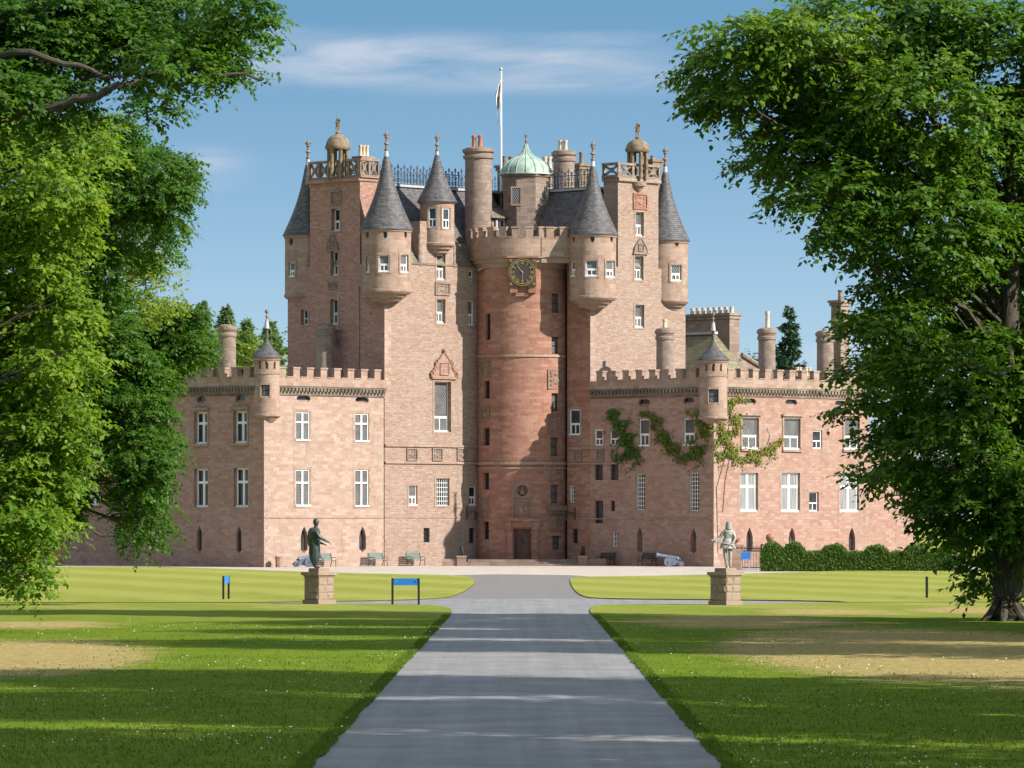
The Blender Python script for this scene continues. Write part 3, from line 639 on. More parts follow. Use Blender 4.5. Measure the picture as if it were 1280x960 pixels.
# doorway
dw = MB(); zt = ST.rect(642.5, 663.5, 661, 698.5); u0, u1, z0, z1 = zt; z0 = .45
for s in (0, 1):
    a = u0-.42 if s == 0 else u1+.08
    dw.box(ST, a, a+.34, z0, z1-.1, -.24, .1, nu=2); dw.box(ST, a-.06, a+.40, z0, z0+.35, -.30, -.235, nu=2); dw.box(ST, a-.05, a+.39, z1-.1, z1+.12, -.30, .1, nu=2)
dw.box(ST, u0-.08, u0, z0, z1, -.1, .1); dw.box(ST, u1, u1+.08, z0, z1, -.1, .1)
dw.box(ST, u0-.5, u1+.5, z1+.12, z1+.55, -.22, .05, nu=6); dw.box(ST, u0-.62, u1+.62, z1+.55, z1+.75, -.36, .05, nu=6)
for a in (u0-.55, u1+.13): dw.box(ST, a, a+.42, z1+.1, z1+.62, -.32, -.221, nu=2)
part(dw, 'door_surround', M['stair'])
d = MB(); n = 5
for i in range(n): a = u0+(u1-u0)*i/n; b = u0+(u1-u0)*(i+1)/n; d.box(ST, a+.008, b-.008, z0, z1, .14, .22)
d.box(ST, u0, u1, z0, z1, .17, .23)
do = part(d, 'door', M['wood'])
h = MB(); um = (u0+u1)/2; h.box(ST, um-.09, um+.09, z0+1.05, z0+1.5, .08, .139); h.box(ST, um-.04, um+.04, z0+1.5, z0+1.6, .09, .139); h.box(ST, u0+.1, u0+.16, z0+.9, z0+1.15, .08, .139); part(h, 'handle', M['iron'], do)
# bust in the round niche over the door
u0, u1, zb0, zb1 = oST[-1]['r']; um = (u0+u1)/2; p = ST.p(um, 0, .18)
nb = MB(); nb.face([ST.p(u0-.05, zb0-.05, .3), ST.p(u1+.05, zb0-.05, .3), ST.p(u1+.05, zb1+.05, .3), ST.p(u0-.05, zb1+.05, .3)]); ring(nb, ST, u0-.3, u1+.3, zb0-.25, zb1+.28, .12, -.05, .05); part(nb, 'niche_back', M['carved'])
bm_ = skin_mesh('bust', [((0, 0, zb0+.30), .15), ((0, 0, zb0+.46), .07), ((0, -.02, zb0+.62), .105), ((0, -.01, zb0+.73), .075), ((-.2, .02, zb0+.24), .09), ((.2, .02, zb0+.24), .09), ((0, 0, zb0+.1), .16)], [(0, 1), (1, 2), (2, 3), (0, 4), (0, 5), (0, 6)])
link_mesh('bust', bm_, M['carved'], CAS, (p[0]-CO[0], p[1]-CO[1], 0))
# carved panels
pn = [(ST, (640.5, 663.5, 625, 649)), (ST, (684.5, 703, 462, 486.5)), (ST, (684.5, 703, 519, 542)), (ST, (684.5, 702.5, 577, 601)), (ST, (684.5, 703.5, 640, 663)), (ST, (602, 613.5, 450, 471)), (ST, (601.5, 612, 506, 526)), (ST, (601, 611.5, 621, 645.5)),
      (LT, (508, 521.5, 560, 576)), (LT, (540, 553, 560, 576)), (LT, (571, 583.5, 560, 576)), (LT, (543.5, 562, 353, 369)), (TL, (414, 427, 238, 255)), (TL, (419, 428.5, 412, 431)), (TL, (410.5, 422, 352, 361)),
      (RL, (718, 727, 561.5, 577)), (RL, (746, 755, 561.5, 577)), (RL, (764, 771.5, 561.5, 577)), (TR, (791, 809, 241.5, 262))]
for i, (fr, rc) in enumerate(pn):
    mb = MB(); relief(mb, fr, fr.rect(*rc), i, .1 if fr is not TR else .13); part(mb, 'carved_panel', M['stair' if fr is TR else ('carved' if fr is ST or fr is RL else 'grey')])
mb = MB(); r = ST.rect(683, 707, 632, 638); mb.box(ST, r[0], r[1], r[2], r[3], -.35, .05, nu=4); mb.box(ST, r[0]+.1, r[1]-.1, r[2]-.25, r[2]-.001, -.2, .05, nu=4); part(mb, 'hood', M['carved'])
# carved pediments over tower windows
def pediment(fr, x0, x1, y0, y1, seed, big=False):
    mb = MB(); u0, u1, z0, z1 = fr.rect(x0, x1, y0, y1); um = (u0+u1)/2; w = u1-u0; h = z1-z0
    mb.box(fr, u0-.08, u1+.08, z0-.12, z0, -.16, .05)
    pts = [(u0, z0), (u1, z0), (u1-w*.06, z0+h*.35), (u1-w*.22, z0+h*.62), (um+w*.1, z0+h*.9), (um, z1), (um-w*.1, z0+h*.9), (u0+w*.22, z0+h*.62), (u0+w*.06, z0+h*.35)]
    mb.face([fr.p(a, b, -.1) for a, b in pts])
    for i in range(len(pts)):
        a, b = pts[i], pts[(i+1) % len(pts)]; mb.face([fr.p(*a, -.1), fr.p(*b, -.1), fr.p(*b, .05), fr.p(*a, .05)])
        mb.tube([fr.p(*a, -.12), fr.p(*b, -.12)], .06 if big else .045, 6, 0, False)
    relief(mb, fr.off(0, -.1), (um-w*.2, um+w*.2, z0+h*.1, z0+h*.6), seed, .04, .05)
    if big:
        for s in (-1, 1):
            for k in range(8):
                a = k/7; mb.sphere(fr.p(um+s*w*(.56-.28*a+.06*math.sin(a*9)), z0+h*(.05+.65*a), -.12), .13-.05*a, 6)
        mb.sphere(fr.p(um, z1+.15, -.12), .16, 8)
    part(mb, 'pediment', M['ashlar_red' if big else 'grey'])
pediment(LT, 540, 568.5, 441, 472, 91, True); pediment(TL, 409.5, 423, 293, 312, 92); pediment(TR, 791.5, 808, 298, 316, 93)

# --- clock
cf = PF((Xat(653, 353.05), 353.05), (1, 0), (0, 1)); cz = Zat(340.3, 353.05); cr = 1.01
ck = MB(); ck.box(cf, -1.02, 1.02, cz-1.04, cz+1.06, 0, .8); ck.box(cf, -.9, -.35, cz-1.5, cz-1.041, .1, .9); ck.box(cf, .45, 1.0, cz-1.5, cz-1.041, .1, .9); ck.box(cf, -.5, .45, cz-1.75, cz-1.501, .25, .9)
ck.box(cf, -.4, .5, cz-1.5, cz-1.041, .35, .9); ck.box(cf, -1.15, 1.15, cz+1.061, cz+1.2, -.1, .9)
clock = part(ck, 'clock', M['stair'], label='square gilded clock on the stair tower')
f = MB(); f.box(cf, -.99, .99, cz-1.0, cz+1.0, -.05, -.002); part(f, 'clock_face', M['clockface'], clock)
def disc_ring(mb, r0, r1, d, n=48):
    for i in range(n):
        a, b = 6.2832*i/n, 6.2832*(i+1)/n
        P = lambda r, t, dd: cf.p(r*math.sin(t), cz+r*math.cos(t), dd)
        mb.face([P(r0, a, d), P(r0, b, d), P(r1, b, d), P(r1, a, d)]); mb.face([P(r1, a, d), P(r1, b, d), P(r1, b, d+.04), P(r1, a, d+.04)]); mb.face([P(r0, a, d), P(r0, b, d), P(r0, b, d+.04), P(r0, a, d+.04)])
f = MB(); disc_ring(f, .96, 1.0, -.09); disc_ring(f, .84, .88, -.09); part(f, 'ring', M['gold'], clock)
f = MB()
def rbar(mb, x, y, w, h, ang, base=.0, d=-.085):           # small bar in clock-face polar space
    s, c = math.sin(ang), math.cos(ang)
    P = lambda a, b, dd: cf.p(a*c+b*s, cz-a*s+b*c, dd)
    q4 = [(x-w/2, y-h/2), (x+w/2, y-h/2), (x+w/2, y+h/2), (x-w/2, y+h/2)]
    mb.face([P(a, b, d) for a, b in q4])
    for i in range(4): a, b = q4[i], q4[(i+1) % 4]; mb.face([P(*a, d), P(*b, d), P(*b, d+.03), P(*a, d+.03)])
def slant(mb, x0, y0, x1, y1, w, ang):
    t = math.atan2(x1-x0, y1-y0); L = math.hypot(x1-x0, y1-y0); s, c = math.sin(ang), math.cos(ang)
    mx, my = (x0+x1)/2, (y0+y1)/2
    P = lambda a, b: (mx+a*math.cos(t)+b*math.sin(t), my-a*math.sin(t)+b*math.cos(t))
    q4 = [P(-w/2, -L/2), P(w/2, -L/2), P(w/2, L/2), P(-w/2, L/2)]
    mb.face([cf.p(a*c+b*s, cz-a*s+b*c, -.087) for a, b in q4])
ROM = ['XII', 'I', 'II', 'III', 'IIII', 'V', 'VI', 'VII', 'VIII', 'IX', 'X', 'XI']
for i, s in enumerate(ROM):
    ang = 6.2832*i/12; ws = [{'I': .05, 'V': .10, 'X': .11}[c] for c in s]; tot = sum(ws)+.012*(len(s)-1); x = -tot/2
    for c, w in zip(s, ws):
        xm = x+w/2; a, b = .62, .82
        if c == 'I': rbar(f, xm, .72, .032, .2, ang)
        if c == 'V': slant(f, xm-.04, b, xm, a, .03, ang); slant(f, xm+.04, b, xm, a, .03, ang)
        if c == 'X': slant(f, xm-.045, b, xm+.045, a, .03, ang); slant(f, xm+.045, b, xm-.045, a, .03, ang)
        x += w+.012
    rbar(f, 0, .83, min(.24, tot+.04), .02, ang); rbar(f, 0, .61, min(.22, tot+.04), .02, ang)
for a in (-1, 1):
    for b in (-1, 1):
        c0 = (a*.86, b*.86)
        for k in range(4): slant(f, c0[0]-.12*math.cos(k*.785), c0[1]-.12*math.sin(k*.785), c0[0]+.12*math.cos(k*.785), c0[1]+.12*math.sin(k*.785), .04, 0)
part(f, 'numeral', M['gold'], clock)
f = MB(); slant(f, .08, -.11, -.35, .42, .07, 0); part(f, 'hour_hand', M['gold'], clock)
f = MB(); slant(f, 0, .12, .0, -.80, .05, 0); f.sphere(cf.p(0, cz, -.09), .05, 8); part(f, 'minute_hand', M['gold'], clock)

# --- cap houses with pierced balustrades
def balustrade(mb, fr, u0, u1, z0, z1, n, m=0):
    mb.box(fr, u0, u1, z0, z0+.2, -.12, .26, m); mb.box(fr, u0, u1, z1-.18, z1, -.12, .26, m)
    for i in range(n+1):
        c = u0+(u1-u0)*i/n; mb.box(fr, max(u0, c-.11), min(u1, c+.11), z0+.2, z1-.18, -.06, .22, m)
    for i in range(n):
        a, b = u0+(u1-u0)*i/n+.11, u0+(u1-u0)*(i+1)/n-.11; c, e = z0+.2, z1-.18; w = .05
        for (x0, y0, x1, y1) in ((a, c, b, e), (a, e, b, c)):
            mb.tube([fr.p(x0, y0, .08), fr.p(x1, y1, .08)], .095, 5, m, False)
        mb.box(fr, (a+b)/2-.17, (a+b)/2+.17, (c+e)/2-.18, (c+e)/2+.18, 0, .16, m)
def cupola(parent, px, Y, zb, r, zd0, zd1):
    c = (Xat(px, Y), Y); mb = MB()
    for k in range(6):
        a = k*math.pi/3+.35; cx, cy = c[0]+(r-.2)*math.sin(a), c[1]-(r-.2)*math.cos(a); mb.lathe((cx, cy), [(.17, zb), (.15, zb+.1), (.15, zd0-.1), (.18, zd0)], 8)
    mb.lathe(c, [(r-.25, zd0-.02), (r, zd0-.02), (r+.1, zd0+.1), (r+.1, zd0+.22)]+[((r+.04)*math.cos(t), zd0+.22+(zd1-zd0-.22)*math.sin(t)) for t in [i*math.pi/2/10 for i in range(10)]]+[(.14, zd1-.02), (.2, zd1+.12), (.12, zd1+.2), (0, zd1+.22)], 28)
    co = part(mb, 'cupola', M['lichen'], parent)
    z = zd1+.2
    j = [((0, 0, z+.42), .15), ((0, -.03, z+.68), .12), ((0, -.05, z+.92), .125), ((0, -.13, z+.98), .07), ((-.1, -.1, z+.3), .08), ((-.1, -.16, z+.04), .055), ((.1, -.1, z+.3), .08), ((.1, -.16, z+.04), .055), ((0, .06, z+.12), .16), ((-.15, -.1, z+.72), .05), ((-.2, -.2, z+.6), .045), ((.15, -.1, z+.76), .05), ((.16, -.22, z+.9), .045)]
    me = skin_mesh('heraldic_beast', j, [(0, 1), (1, 2), (2, 3), (0, 8), (8, 4), (4, 5), (8, 6), (6, 7), (1, 9), (9, 10), (1, 11), (11, 12)])
    o = link_mesh('heraldic_beast', me, M['lichen'], parent, (c[0]-CO[0], c[1]-CO[1], 0))
# left: along the shaded side of the left tower
ua, ub = TL.u(387.5), TL.u(450); zt, zb2 = 28.2, 29.85
mb = MB(); wall(mb, TL, ua, ub, ZS, zt, oTL[:2], uo=.6)
s1 = TL.off(ub); fr1 = PF((s1.o[0], s1.o[1]), U, V); wd = fr1.u(471.5); wall(mb, fr1, 0, wd, ZE-.5, zt, [])
for a, b in ((TL.p(ua, 0, wd), TL.p(ub, 0, wd)), (TL.p(ua, 0), TL.p(ua, 0, wd))): mb.face([(a[0], a[1], ZE-1), (b[0], b[1], ZE-1), (b[0], b[1], zt), (a[0], a[1], zt)])
mb.face([TL.p(ua, zt), TL.p(ub, zt), TL.p(ub, zt, wd), TL.p(ua, zt, wd)])
mb.box(TL, ua-.1, ub+.1, zt, zt+.25, -.22, wd+.1)
cap1 = part(mb, 'cap_house', M['rubble_shade'], label='flat topped cap house over the left tower')
mb = MB(); zt2 = zt+.251; balustrade(mb, TL, ua-.1, ub-.17, zt2, zb2, 5); balustrade(mb, fr1.off(.05, -.12), -.19, wd, zt2, zb2, 2); part(mb, 'balustrade', M['grey'], cap1)
cupola(cap1, 422.3, 353.4, zt2, .86, Zat(187, 353.4), Zat(167.5, 353.4))
# right: along the sunlit front of the right tower
ua, ub = TR.u(772.5), TR.u(823); zt, zb2 = Zat(228, 357.5), Zat(205, 357.5)
mb = MB(); wall(mb, TR, ua, ub, ZS, zt, oTR[1:], uo=7.9)
s1 = TR.p(ua, 0, 0); fr1 = PF((s1[0], s1[1]), (q, -q), U); wd = -fr1.u(754.5); wall(mb, fr1, -wd, 0, ZE-.5, zt, [])
for a, b in ((TR.p(ua, 0, wd), TR.p(ub, 0, wd)), (TR.p(ub, 0), TR.p(ub, 0, wd))): mb.face([(a[0], a[1], ZE-1), (b[0], b[1], ZE-1), (b[0], b[1], zt), (a[0], a[1], zt)])
mb.face([TR.p(ua, zt), TR.p(ub, zt), TR.p(ub, zt, wd), TR.p(ua, zt, wd)])
mb.box(TR, ua-.1, ub+.1, zt, zt+.25, -.22, wd+.1)
cc = TR.p((ua+ub)/2, 0, .05); mb.lathe(cc, [(.1, zt-.75), (.3, zt-.6), (.36, zt-.35), (.62, zt-.3), (.68, zt)], 16)
cap2 = part(mb, 'cap_house', M['rubble'], label='flat topped cap house over the right tower')
mb = MB(); zt2 = zt+.251; balustrade(mb, TR, ua+.17, ub+.1, zt2, zb2, 3); balustrade(mb, fr1.off(0, -.1), -wd, .19, zt2, zb2, 1); part(mb, 'balustrade', M['grey'], cap2)
cupola(cap2, 797, 357.6, zt2, .84, Zat(190, 357.6), Zat(174, 357.6))

# --- roofs
def frustum(mb, u0, u1, v0, v1, z0, U0, U1, V0, V1, z1, m=0, top=True):
    a = [PL.p(u0, z0, v0), PL.p(u1, z0, v0), PL.p(u1, z0, v1), PL.p(u0, z0, v1)]; b = [PL.p(U0, z1, V0), PL.p(U1, z1, V0), PL.p(U1, z1, V1), PL.p(U0, z1, V1)]
    for i in range(4): mb.face([a[i], a[(i+1) % 4], b[(i+1) % 4], b[i]], None, m)
    if top: mb.face(b, None, m)
mb = MB()
frustum(mb, -13.3, .6, -.12, 10.4, 22.1, -12.3, 1, 1.05, 9.3, 23.9, 0, False)
frustum(mb, -.02, 10.2, -7.8, 3, 22.12, 1.0, 9.2, -6.8, 3, 23.92, 0, False)
part(mb, 'slab_roof', M['slab'])
mb = MB()
frustum(mb, -12.3, 1, 1.05, 9.3, 23.9, -9.8, 1.0, 3.4, 7.2, 28.0)
frustum(mb, 1.0, 9.2, -6.8, 6, 23.92, 3.5, 6.7, -5.2, 6, 27.97)
frustum(mb, .5, 10.1, .5, 10.3, 23.5, 3.4, 7.0, 3.3, 7.3, 28.03)
part(mb, 'slate_roof', M['slate'], label='main slate roof')
mb = MB(); mb.box(PL, -9.9, 3.4, 28.031, 28.2, 3.25, 7.3); mb.box(PL, 3.401, 6.8, 28.031, 28.2, -5.3, 7.3); part(mb, 'roof_platform', M['lead'])
mb = MB()
def cresting(fr, u0, u1, z0, h, d):
    n = int((u1-u0)/.62); w = (u1-u0)/n
    mb.box(fr, u0, u1, z0, z0+.06, d, d+.05); mb.box(fr, u0, u1, z0+h*.62, z0+h*.66, d+.001, d+.049)
    for i in range(n):
        a = u0+i*w; c = a+w/2
        mb.box(fr, a-.02, a+.02, z0, z0+h*.8, d+.002, d+.048); mb.box(fr, c-.02, c+.02, z0, z0+h, d+.002, d+.048)
        for (x, y, r) in ((c-.14, z0+h*.22, .12), (c+.14, z0+h*.22, .12), (c, z0+h*.48, .13), (c, z0+h*.86, .10), (a, z0+h*.76, .09)):
            mb.tube([fr.p(x+r*math.cos(t), y+r*math.sin(t), d+.025) for t in [6.283*k/8 for k in range(9)]], .026, 4, 0, False, False)
cresting(PL, -9.9, -2, 28.2, 1.5, 3.25); cresting(PL, -9.9, 6.8, 28.2, 1.5, 7.25)
fs = PF(PL.p(-9.9, 0, 7.3)[:2], (q, -q), U); cresting(fs, 0, 4.05, 28.2, 1.5, 0)
fs = PF(PL.p(3.401, 0, 2)[:2], (q, -q), U); cresting(fs, 0, 7.3, 28.2, 1.5, 0)
part(mb, 'roof_cresting', M['cresting'])
# oriel turret over the left tower front
Yo = LT.Y(LT.u(546))+.35; co = (Xat(546.3, Yo), Yo); fo = CF(co, 1.27); mb = MB()
wo = [op(fo, 535, 546, 259, 284.5, 'small', dep=.16), op(fo, 553, 562.5, 260, 285.5, 'small', dep=.16)]
ze = Zat(253, Yo); wall(mb, fo, -4, 4, 23.75, ze, wo, du=.25, sm=True)
mb.lathe(co, [(.6, 22.95), (.8, 23.0), (.86, 23.25), (1.05, 23.28), (1.12, 23.5), (1.3, 23.53), (1.33, 23.7), (1.27, 23.78)], 36); mb.lathe(co, [(1.27, ze-.16), (1.36, ze-.12), (1.38, ze)], 36)
for o in wo: margin(mb, fo, o['r'], .09, .04)
ori = part(mb, 'oriel_turret', M['buff'], label='small round oriel turret with paired windows')
for o in wo: fill(o, ori, True)
mb = MB(); za = Zat(188, Yo); mb.lathe(co, [(1.2, ze-.02), (1.50, ze-.02), (1.47, ze+.06)]+[(max(.1, 1.47*(1-k)-.15*math.sin(math.pi*min(1, k*1.15))), ze+.06+(za-ze)*k) for k in [i/12 for i in range(1, 13)]], 40); part(mb, 'cone_roof', M['slate'], ori)
mb = MB(); mb.lathe(co, [(.17, za-.5), (.11, za), (.1, za+.1)], 12, 0); finial(mb, co, za, 1.3); part(mb, 'finial', [M['lead'], M['grey']], ori)
for px in (525.5, 568):
    mb = MB(); u = LT.u(px); p = LT.p(u, 0, .1); mb.lathe(p, [(.16, 22.0), (.22, 22.3), (.16, 22.5), (.2, 22.9), (.15, 23.1), (.2, 23.5), (.12, 23.8), (.16, 24.1), (0, 24.6)], 10)
    part(mb, 'pinnacle', M['grey'])
# octagonal cap house with its copper ogee dome
Yd = 362.0; cd = (Xat(657.5, Yd), Yd); mb = MB(); zd = Zat(219, Yd); rr = 1.86
mb.lathe(cd, [(rr, 22.5), (rr, zd-.25), (rr+.1, zd-.2), (rr+.16, zd)], 8, 0, False, math.pi/8)
oc = part(mb, 'dome_house', M['grey'], label='octagonal cap house under the copper dome')
fo8 = PF((cd[0]-.62, cd[1]-rr*math.cos(math.pi/8)-.02), (math.cos(R(0)), 0), (0, 1)); mb = MB(); r = fo8.rect(640.5, 650.5, 235, 255)
mb.box(fo8, r[0], r[1], r[2], r[3], -.005, .04, 1); ring(mb, fo8, r[0]-.12, r[1]+.12, r[2]-.12, r[3]+.12, .12, -.05, .04, 0); part(mb, 'window', [M['buff'], M['lattice_dark']], oc)
mb = MB(); zs = Zat(197, Yd); hd = zs-zd
prof = [(rr+.2, zd), (rr+.18, zd+.1), (rr+.02, zd+.12), (rr, zd+hd*.25), (rr-.12, zd+hd*.5), (rr-.42, zd+hd*.74), (rr-.85, zd+hd*.92), (rr-1.25, zd+hd*1.08), (rr-1.52, zd+hd*1.28), (rr-1.68, zd+hd*1.5), (.1, zd+hd*1.75)]
mb.lathe(cd, prof, 16, 0, True, math.pi/8)
for k in range(16):
    a = math.pi/8+k*math.pi/8; mb.tube([(cd[0]+(r_+.01)*math.sin(a), cd[1]-(r_+.01)*math.cos(a), z) for r_, z in prof[1:]], .035, 4, 0, False)
part(mb, 'dome_roof', M['copper'], oc)
mb = MB(); za = zd+hd*1.72; finial(mb, cd, za, .95, 0); part(mb, 'finial', M['grey'], oc)
# dormer beside the dome
mb = MB(); Yk = 360.4; fd = PF((Xat(620, Yk), Yk), (q, q), V); r = (-.0, 1.0, Zat(288, Yk), Zat(273, Yk))
wd_ = op(PF(fd.o, fd.d, fd.i), 621, 631, 274, 297, 'small', dep=.12); mb.box(fd, -.35, 1.2, 23.6, Zat(271, Yk), .13, 1.6)
ring(mb, fd, wd_['r'][0]-.12, wd_['r'][1]+.12, wd_['r'][2]-.1, wd_['r'][3]+.1, .12, 0, .129)
dm = part(mb, 'dormer', M['grey']); fill(wd_, dm, True)
mb = MB(); zq = Zat(271, Yk); mb.face([fd.p(-.7, zq, -.25), fd.p(1.7, zq, -.25), fd.p(1.5, zq+1.7, 2.6), fd.p(-1.6, zq+1.7, 2.6)]); mb.face([fd.p(-.7, zq-.1, -.25), fd.p(1.7, zq-.1, -.25), fd.p(1.7, zq, -.25), fd.p(-.7, zq, -.25)]); part(mb, 'slab_roof', M['slab'], dm)

# --- chimneys
def pot(mb, c, z, h, r=.17, m=0): mb.lathe(c, [(r*1.15, z), (r, z+.12), (r*.86, z+h*.8), (r*1.1, z+h*.86), (r*1.1, z+h), (r*.7, z+h), (r*.7, z+h-.3)], 12, m)
def round_chimney(px, Y, r, zb, zt, pots, potmat='pot_buff', m='grey', lichen=False):
    c = (Xat(px, Y), Y); mb = MB()
    mb.lathe(c, [(r*1.04, zb), (r*1.0, zt-1.1), (r*1.0, zt-.75), (r*1.13, zt-.68), (r*1.16, zt-.5), (r*1.04, zt-.42), (r*1.05, zt-.3), (r*1.2, zt-.2), (r*1.2, zt), (r*.7, zt+.02)], 30)
    ch = part(mb, 'chimney', M[m])
    mb = MB(); mb.lathe(c, [(r*1.08, zt+.0), (r*1.0, zt+.1), (r*.5, zt+.2), (0, zt+.22)], 16); part(mb, 'cap', M['lichen'], ch)
    for dx, dy, h in pots:
        p = MB(); pot(p, (c[0]+dx, c[1]+dy), zt+.05, h); part(p, 'chimney_pot', M[potmat], ch)
round_chimney(598, 357.8, 1.0, 22.5, Zat(187, 357.8), [(-.33, 0, 1.0), (.13, -.1, 1.0)], 'pot_red')
round_chimney(705, 361.8, .80, 22.5, Zat(190.5, 361.8), [(-.28, 0, .85), (.1, -.1, .85)])
round_chimney(284, 345.2, .62, 12.7, Zat(409, 345.2), [])
round_chimney(406.5, 352.5, .63, 12.7, Zat(408, 352.5), [])
round_chimney(831, 352.6, .62, 12.7, Zat(413, 352.6), [(0, 0, .75)])
round_chimney(958.5, 353.2, .62, 12.7, Zat(413, 353.2), [(.05, 0, 1.35)])
round_chimney(1031.5, 357.0, .62, 12.7, Zat(416, 357), [])
def square_stack(px, Y, wu, wv, zb, zt, npot, ph, pm, rz45=True, m='grey'):
    mb = MB(); f = PF((Xat(px, Y), Y), U, V); mb.box(f, 0, wu, zb, zt-.45, 0, wv); mb.box(f, -.1, wu+.1, zt-.45, zt-.2, -.1, wv+.1); mb.box(f, -.2, wu+.2, zt-.2, zt, -.2, wv+.2)
    ch = part(mb, 'chimney', M[m])
    for i in range(npot):
        p = MB(); t = (i+.5)/npot; c = f.p(wu/2, 0, wv*t) if wv > wu else f.p(wu*t, 0, wv/2); pot(p, c, zt, ph, min(.17, .42*max(wu, wv)/npot)); part(p, 'chimney_pot', M[pm], ch)
square_stack(452.5, 354.6, 1.0, .7, 22.0, Zat(195, 354.6), 3, .85, 'pot_buff')
square_stack(816, 362.5, .9, .9, 22, Zat(199, 362.5), 1, .3, 'lichen', m='lichen')
square_stack(684, 366, 1.0, 1.0, 22, Zat(210, 366), 2, .9, 'pot_buff')
square_stack(724.5, 366, 1.3, .9, 22, Zat(204, 366), 1, .9, 'lichen', m='lichen')
square_stack(632, 368, 1.3, .9, 22, Zat(206, 368), 2, .7, 'lichen', m='lichen')
square_stack(912, 376, 1.15, 4.8, 12.5, Zat(391, 376), 8, .5, 'pot_buff')
square_stack(1051, 372, 1.0, 1.0, 12.5, Zat(375, 372), 1, .8, 'lichen')
square_stack(998, 372, .7, .6, 12.5, Zat(470, 372), 2, .7, 'pot_buff'); square_stack(1009, 372.5, .8, .6, 12.5, Zat(470, 372), 2, .7, 'pot_buff')
# slab roofed range behind the right wing
mb = MB(); Yr = 366.0; fr = PF((Xat(868, 368), 368), (q, -q), U)
z0, z1 = 13.0, Zat(419, 372)
mb.face([fr.p(-6, z0, -2), fr.p(2.2, z0, -2), fr.p(.6, z1, 1.7), fr.p(-6, z1, 1.7)]); mb.face([fr.p(-6, z1, 1.7), fr.p(.6, z1, 1.7), fr.p(2.2, z0, 5.5), fr.p(-6, z0, 5.5)]); mb.face([fr.p(2.2, z0, -2), fr.p(2.2, z0, 5.5), fr.p(.6, z1, 1.7)])
part(mb, 'slab_roof', M['moss_slab'], label='mossy slab roof behind the right wing')
mb = MB(); mb.box(fr, -6, .7, z1-.04, z1+.16, 1.5, 1.9); part(mb, 'coping', M['lead'])
mb = MB(); Yg = 371; fg = PF((Xat(926, Yg), Yg), U, V); mb.face([fg.p(0, 12.5), fg.p(3, 12.5), fg.p(2.2, Zat(452, Yg)), fg.p(.5, Zat(445, Yg)), fg.p(0, Zat(443, Yg))]); mb.tube([fg.p(0, Zat(443, Yg), -.1), fg.p(3, Zat(462, Yg), -.1)], .16, 6, 0, False); part(mb, 'gable', M['grey'])
# lower range beyond the left wing and the set-back return beyond the right wing
mb = MB(); LF = LL.off(0, .9); ow = [op(LF, 109.5, 123, 604, 632, 'cross', dep=.3)]
wall(mb, LF, -26, LW, 0, 10.5, ow, uo=9); mb.box(LF, -26, LW-.01, 0, 1.05, -.12, .05); mb.face([LF.p(-26, 10.5), LF.p(LW, 10.5), LF.p(LW, 10.5, 12), LF.p(-26, 10.5, 12)]); mb.face([LF.p(-26, 0), LF.p(-26, 10.5), LF.p(-26, 10.5, 12), LF.p(-26, 0, 12)])
part(mb, 'wing_wall', M['ashlar_red'], label='low plain range at the far left'); fill(ow[0])
mb = MB(); RF = RR.off(RW, 3.2); wall(mb, RF, 0, 9, 0, 8.5, [], uo=4); p0 = RR.p(RW, 0, 0)
mb.face([RF.p(9, 0), RF.p(9, 0, 8), RF.p(9, 8.5, 8), RF.p(9, 8.5)]); mb.face([RF.p(0, 8.5), RF.p(9, 8.5), RF.p(9, 8.5, 8), RF.p(0, 8.5, 8)])
part(mb, 'wing_wall', M['ashlar_red'], label='set back low range at the far right')
# downpipes and lamp brackets
mb = MB(); u = LT.u(598); p = LT.p(u, 0, -.14)
mb.tube([(p[0], p[1], .3), (p[0], p[1], 21.2)], .08, 8); mb.lathe(p, [(.1, 20.9), (.22, 21.2), (.22, 21.5), (.05, 21.5)], 8)
for z in range(2, 21, 3): mb.lathe(p, [(.08, z), (.12, z+.02), (.12, z+.12), (.08, z+.14)], 8)
part(mb, 'downpipe', M['pipe'])
mb = MB(); p = LL.p(LL.u(155), 0, -.1); mb.tube([(p[0], p[1], .8), (p[0], p[1], 3.6)], .07, 8); part(mb, 'downpipe', M['iron'])
mb = MB(); p = TL.p(-4.6, 0, -.12)
u = TL.u(449); p = TL.p(u, 0, -.08); mb.tube([(p[0], p[1], 13.2), (p[0], p[1], 20.5)], .05, 6); part(mb, 'downpipe', M['pipe'])
def lantern(fr, px, py, sg):
    u = fr.u(px); z = Zat(py, fr.Y(u)); mb = MB()
    mb.tube([fr.p(u, z-.5, -.03), fr.p(u, z+.45, -.03)], .05, 6); mb.tube([fr.p(u, z, -.03), fr.p(u, z+.12, -.5), fr.p(u, z+.1, -1.0)], .03, 6); mb.tube([fr.p(u, z-.35, -.03), fr.p(u, z-.1, -.4), fr.p(u, z+.1, -.6)], .025, 6)
    b = part(mb, 'lantern_bracket', M['iron']); mb = MB(); c = fr.p(u, 0, -1.0)
    mb.lathe(c, [(.02, z+.1), (.2, z-.05), (.2, z-.1), (.13, z-.5), (.02, z-.55)], 6, 0, False); part(mb, 'lantern', M['iron'], b)
lantern(LT, 583, 641, 1); lantern(RL, 719, 642, -1)
# entrance steps
mb = MB(); fs = PF((Xat(660, 350.3), 350.3), (1, 0), (0, 1))
for i, (d0, w) in enumerate(((0, 4.55), (.45, 4.4), (.9, 4.25))): mb.box(fs, -w-.15, w-.05, .0 if i == 0 else .15*i+.001, .15*(i+1), d0, 8)
part(mb, 'entrance_step', M['grey'])
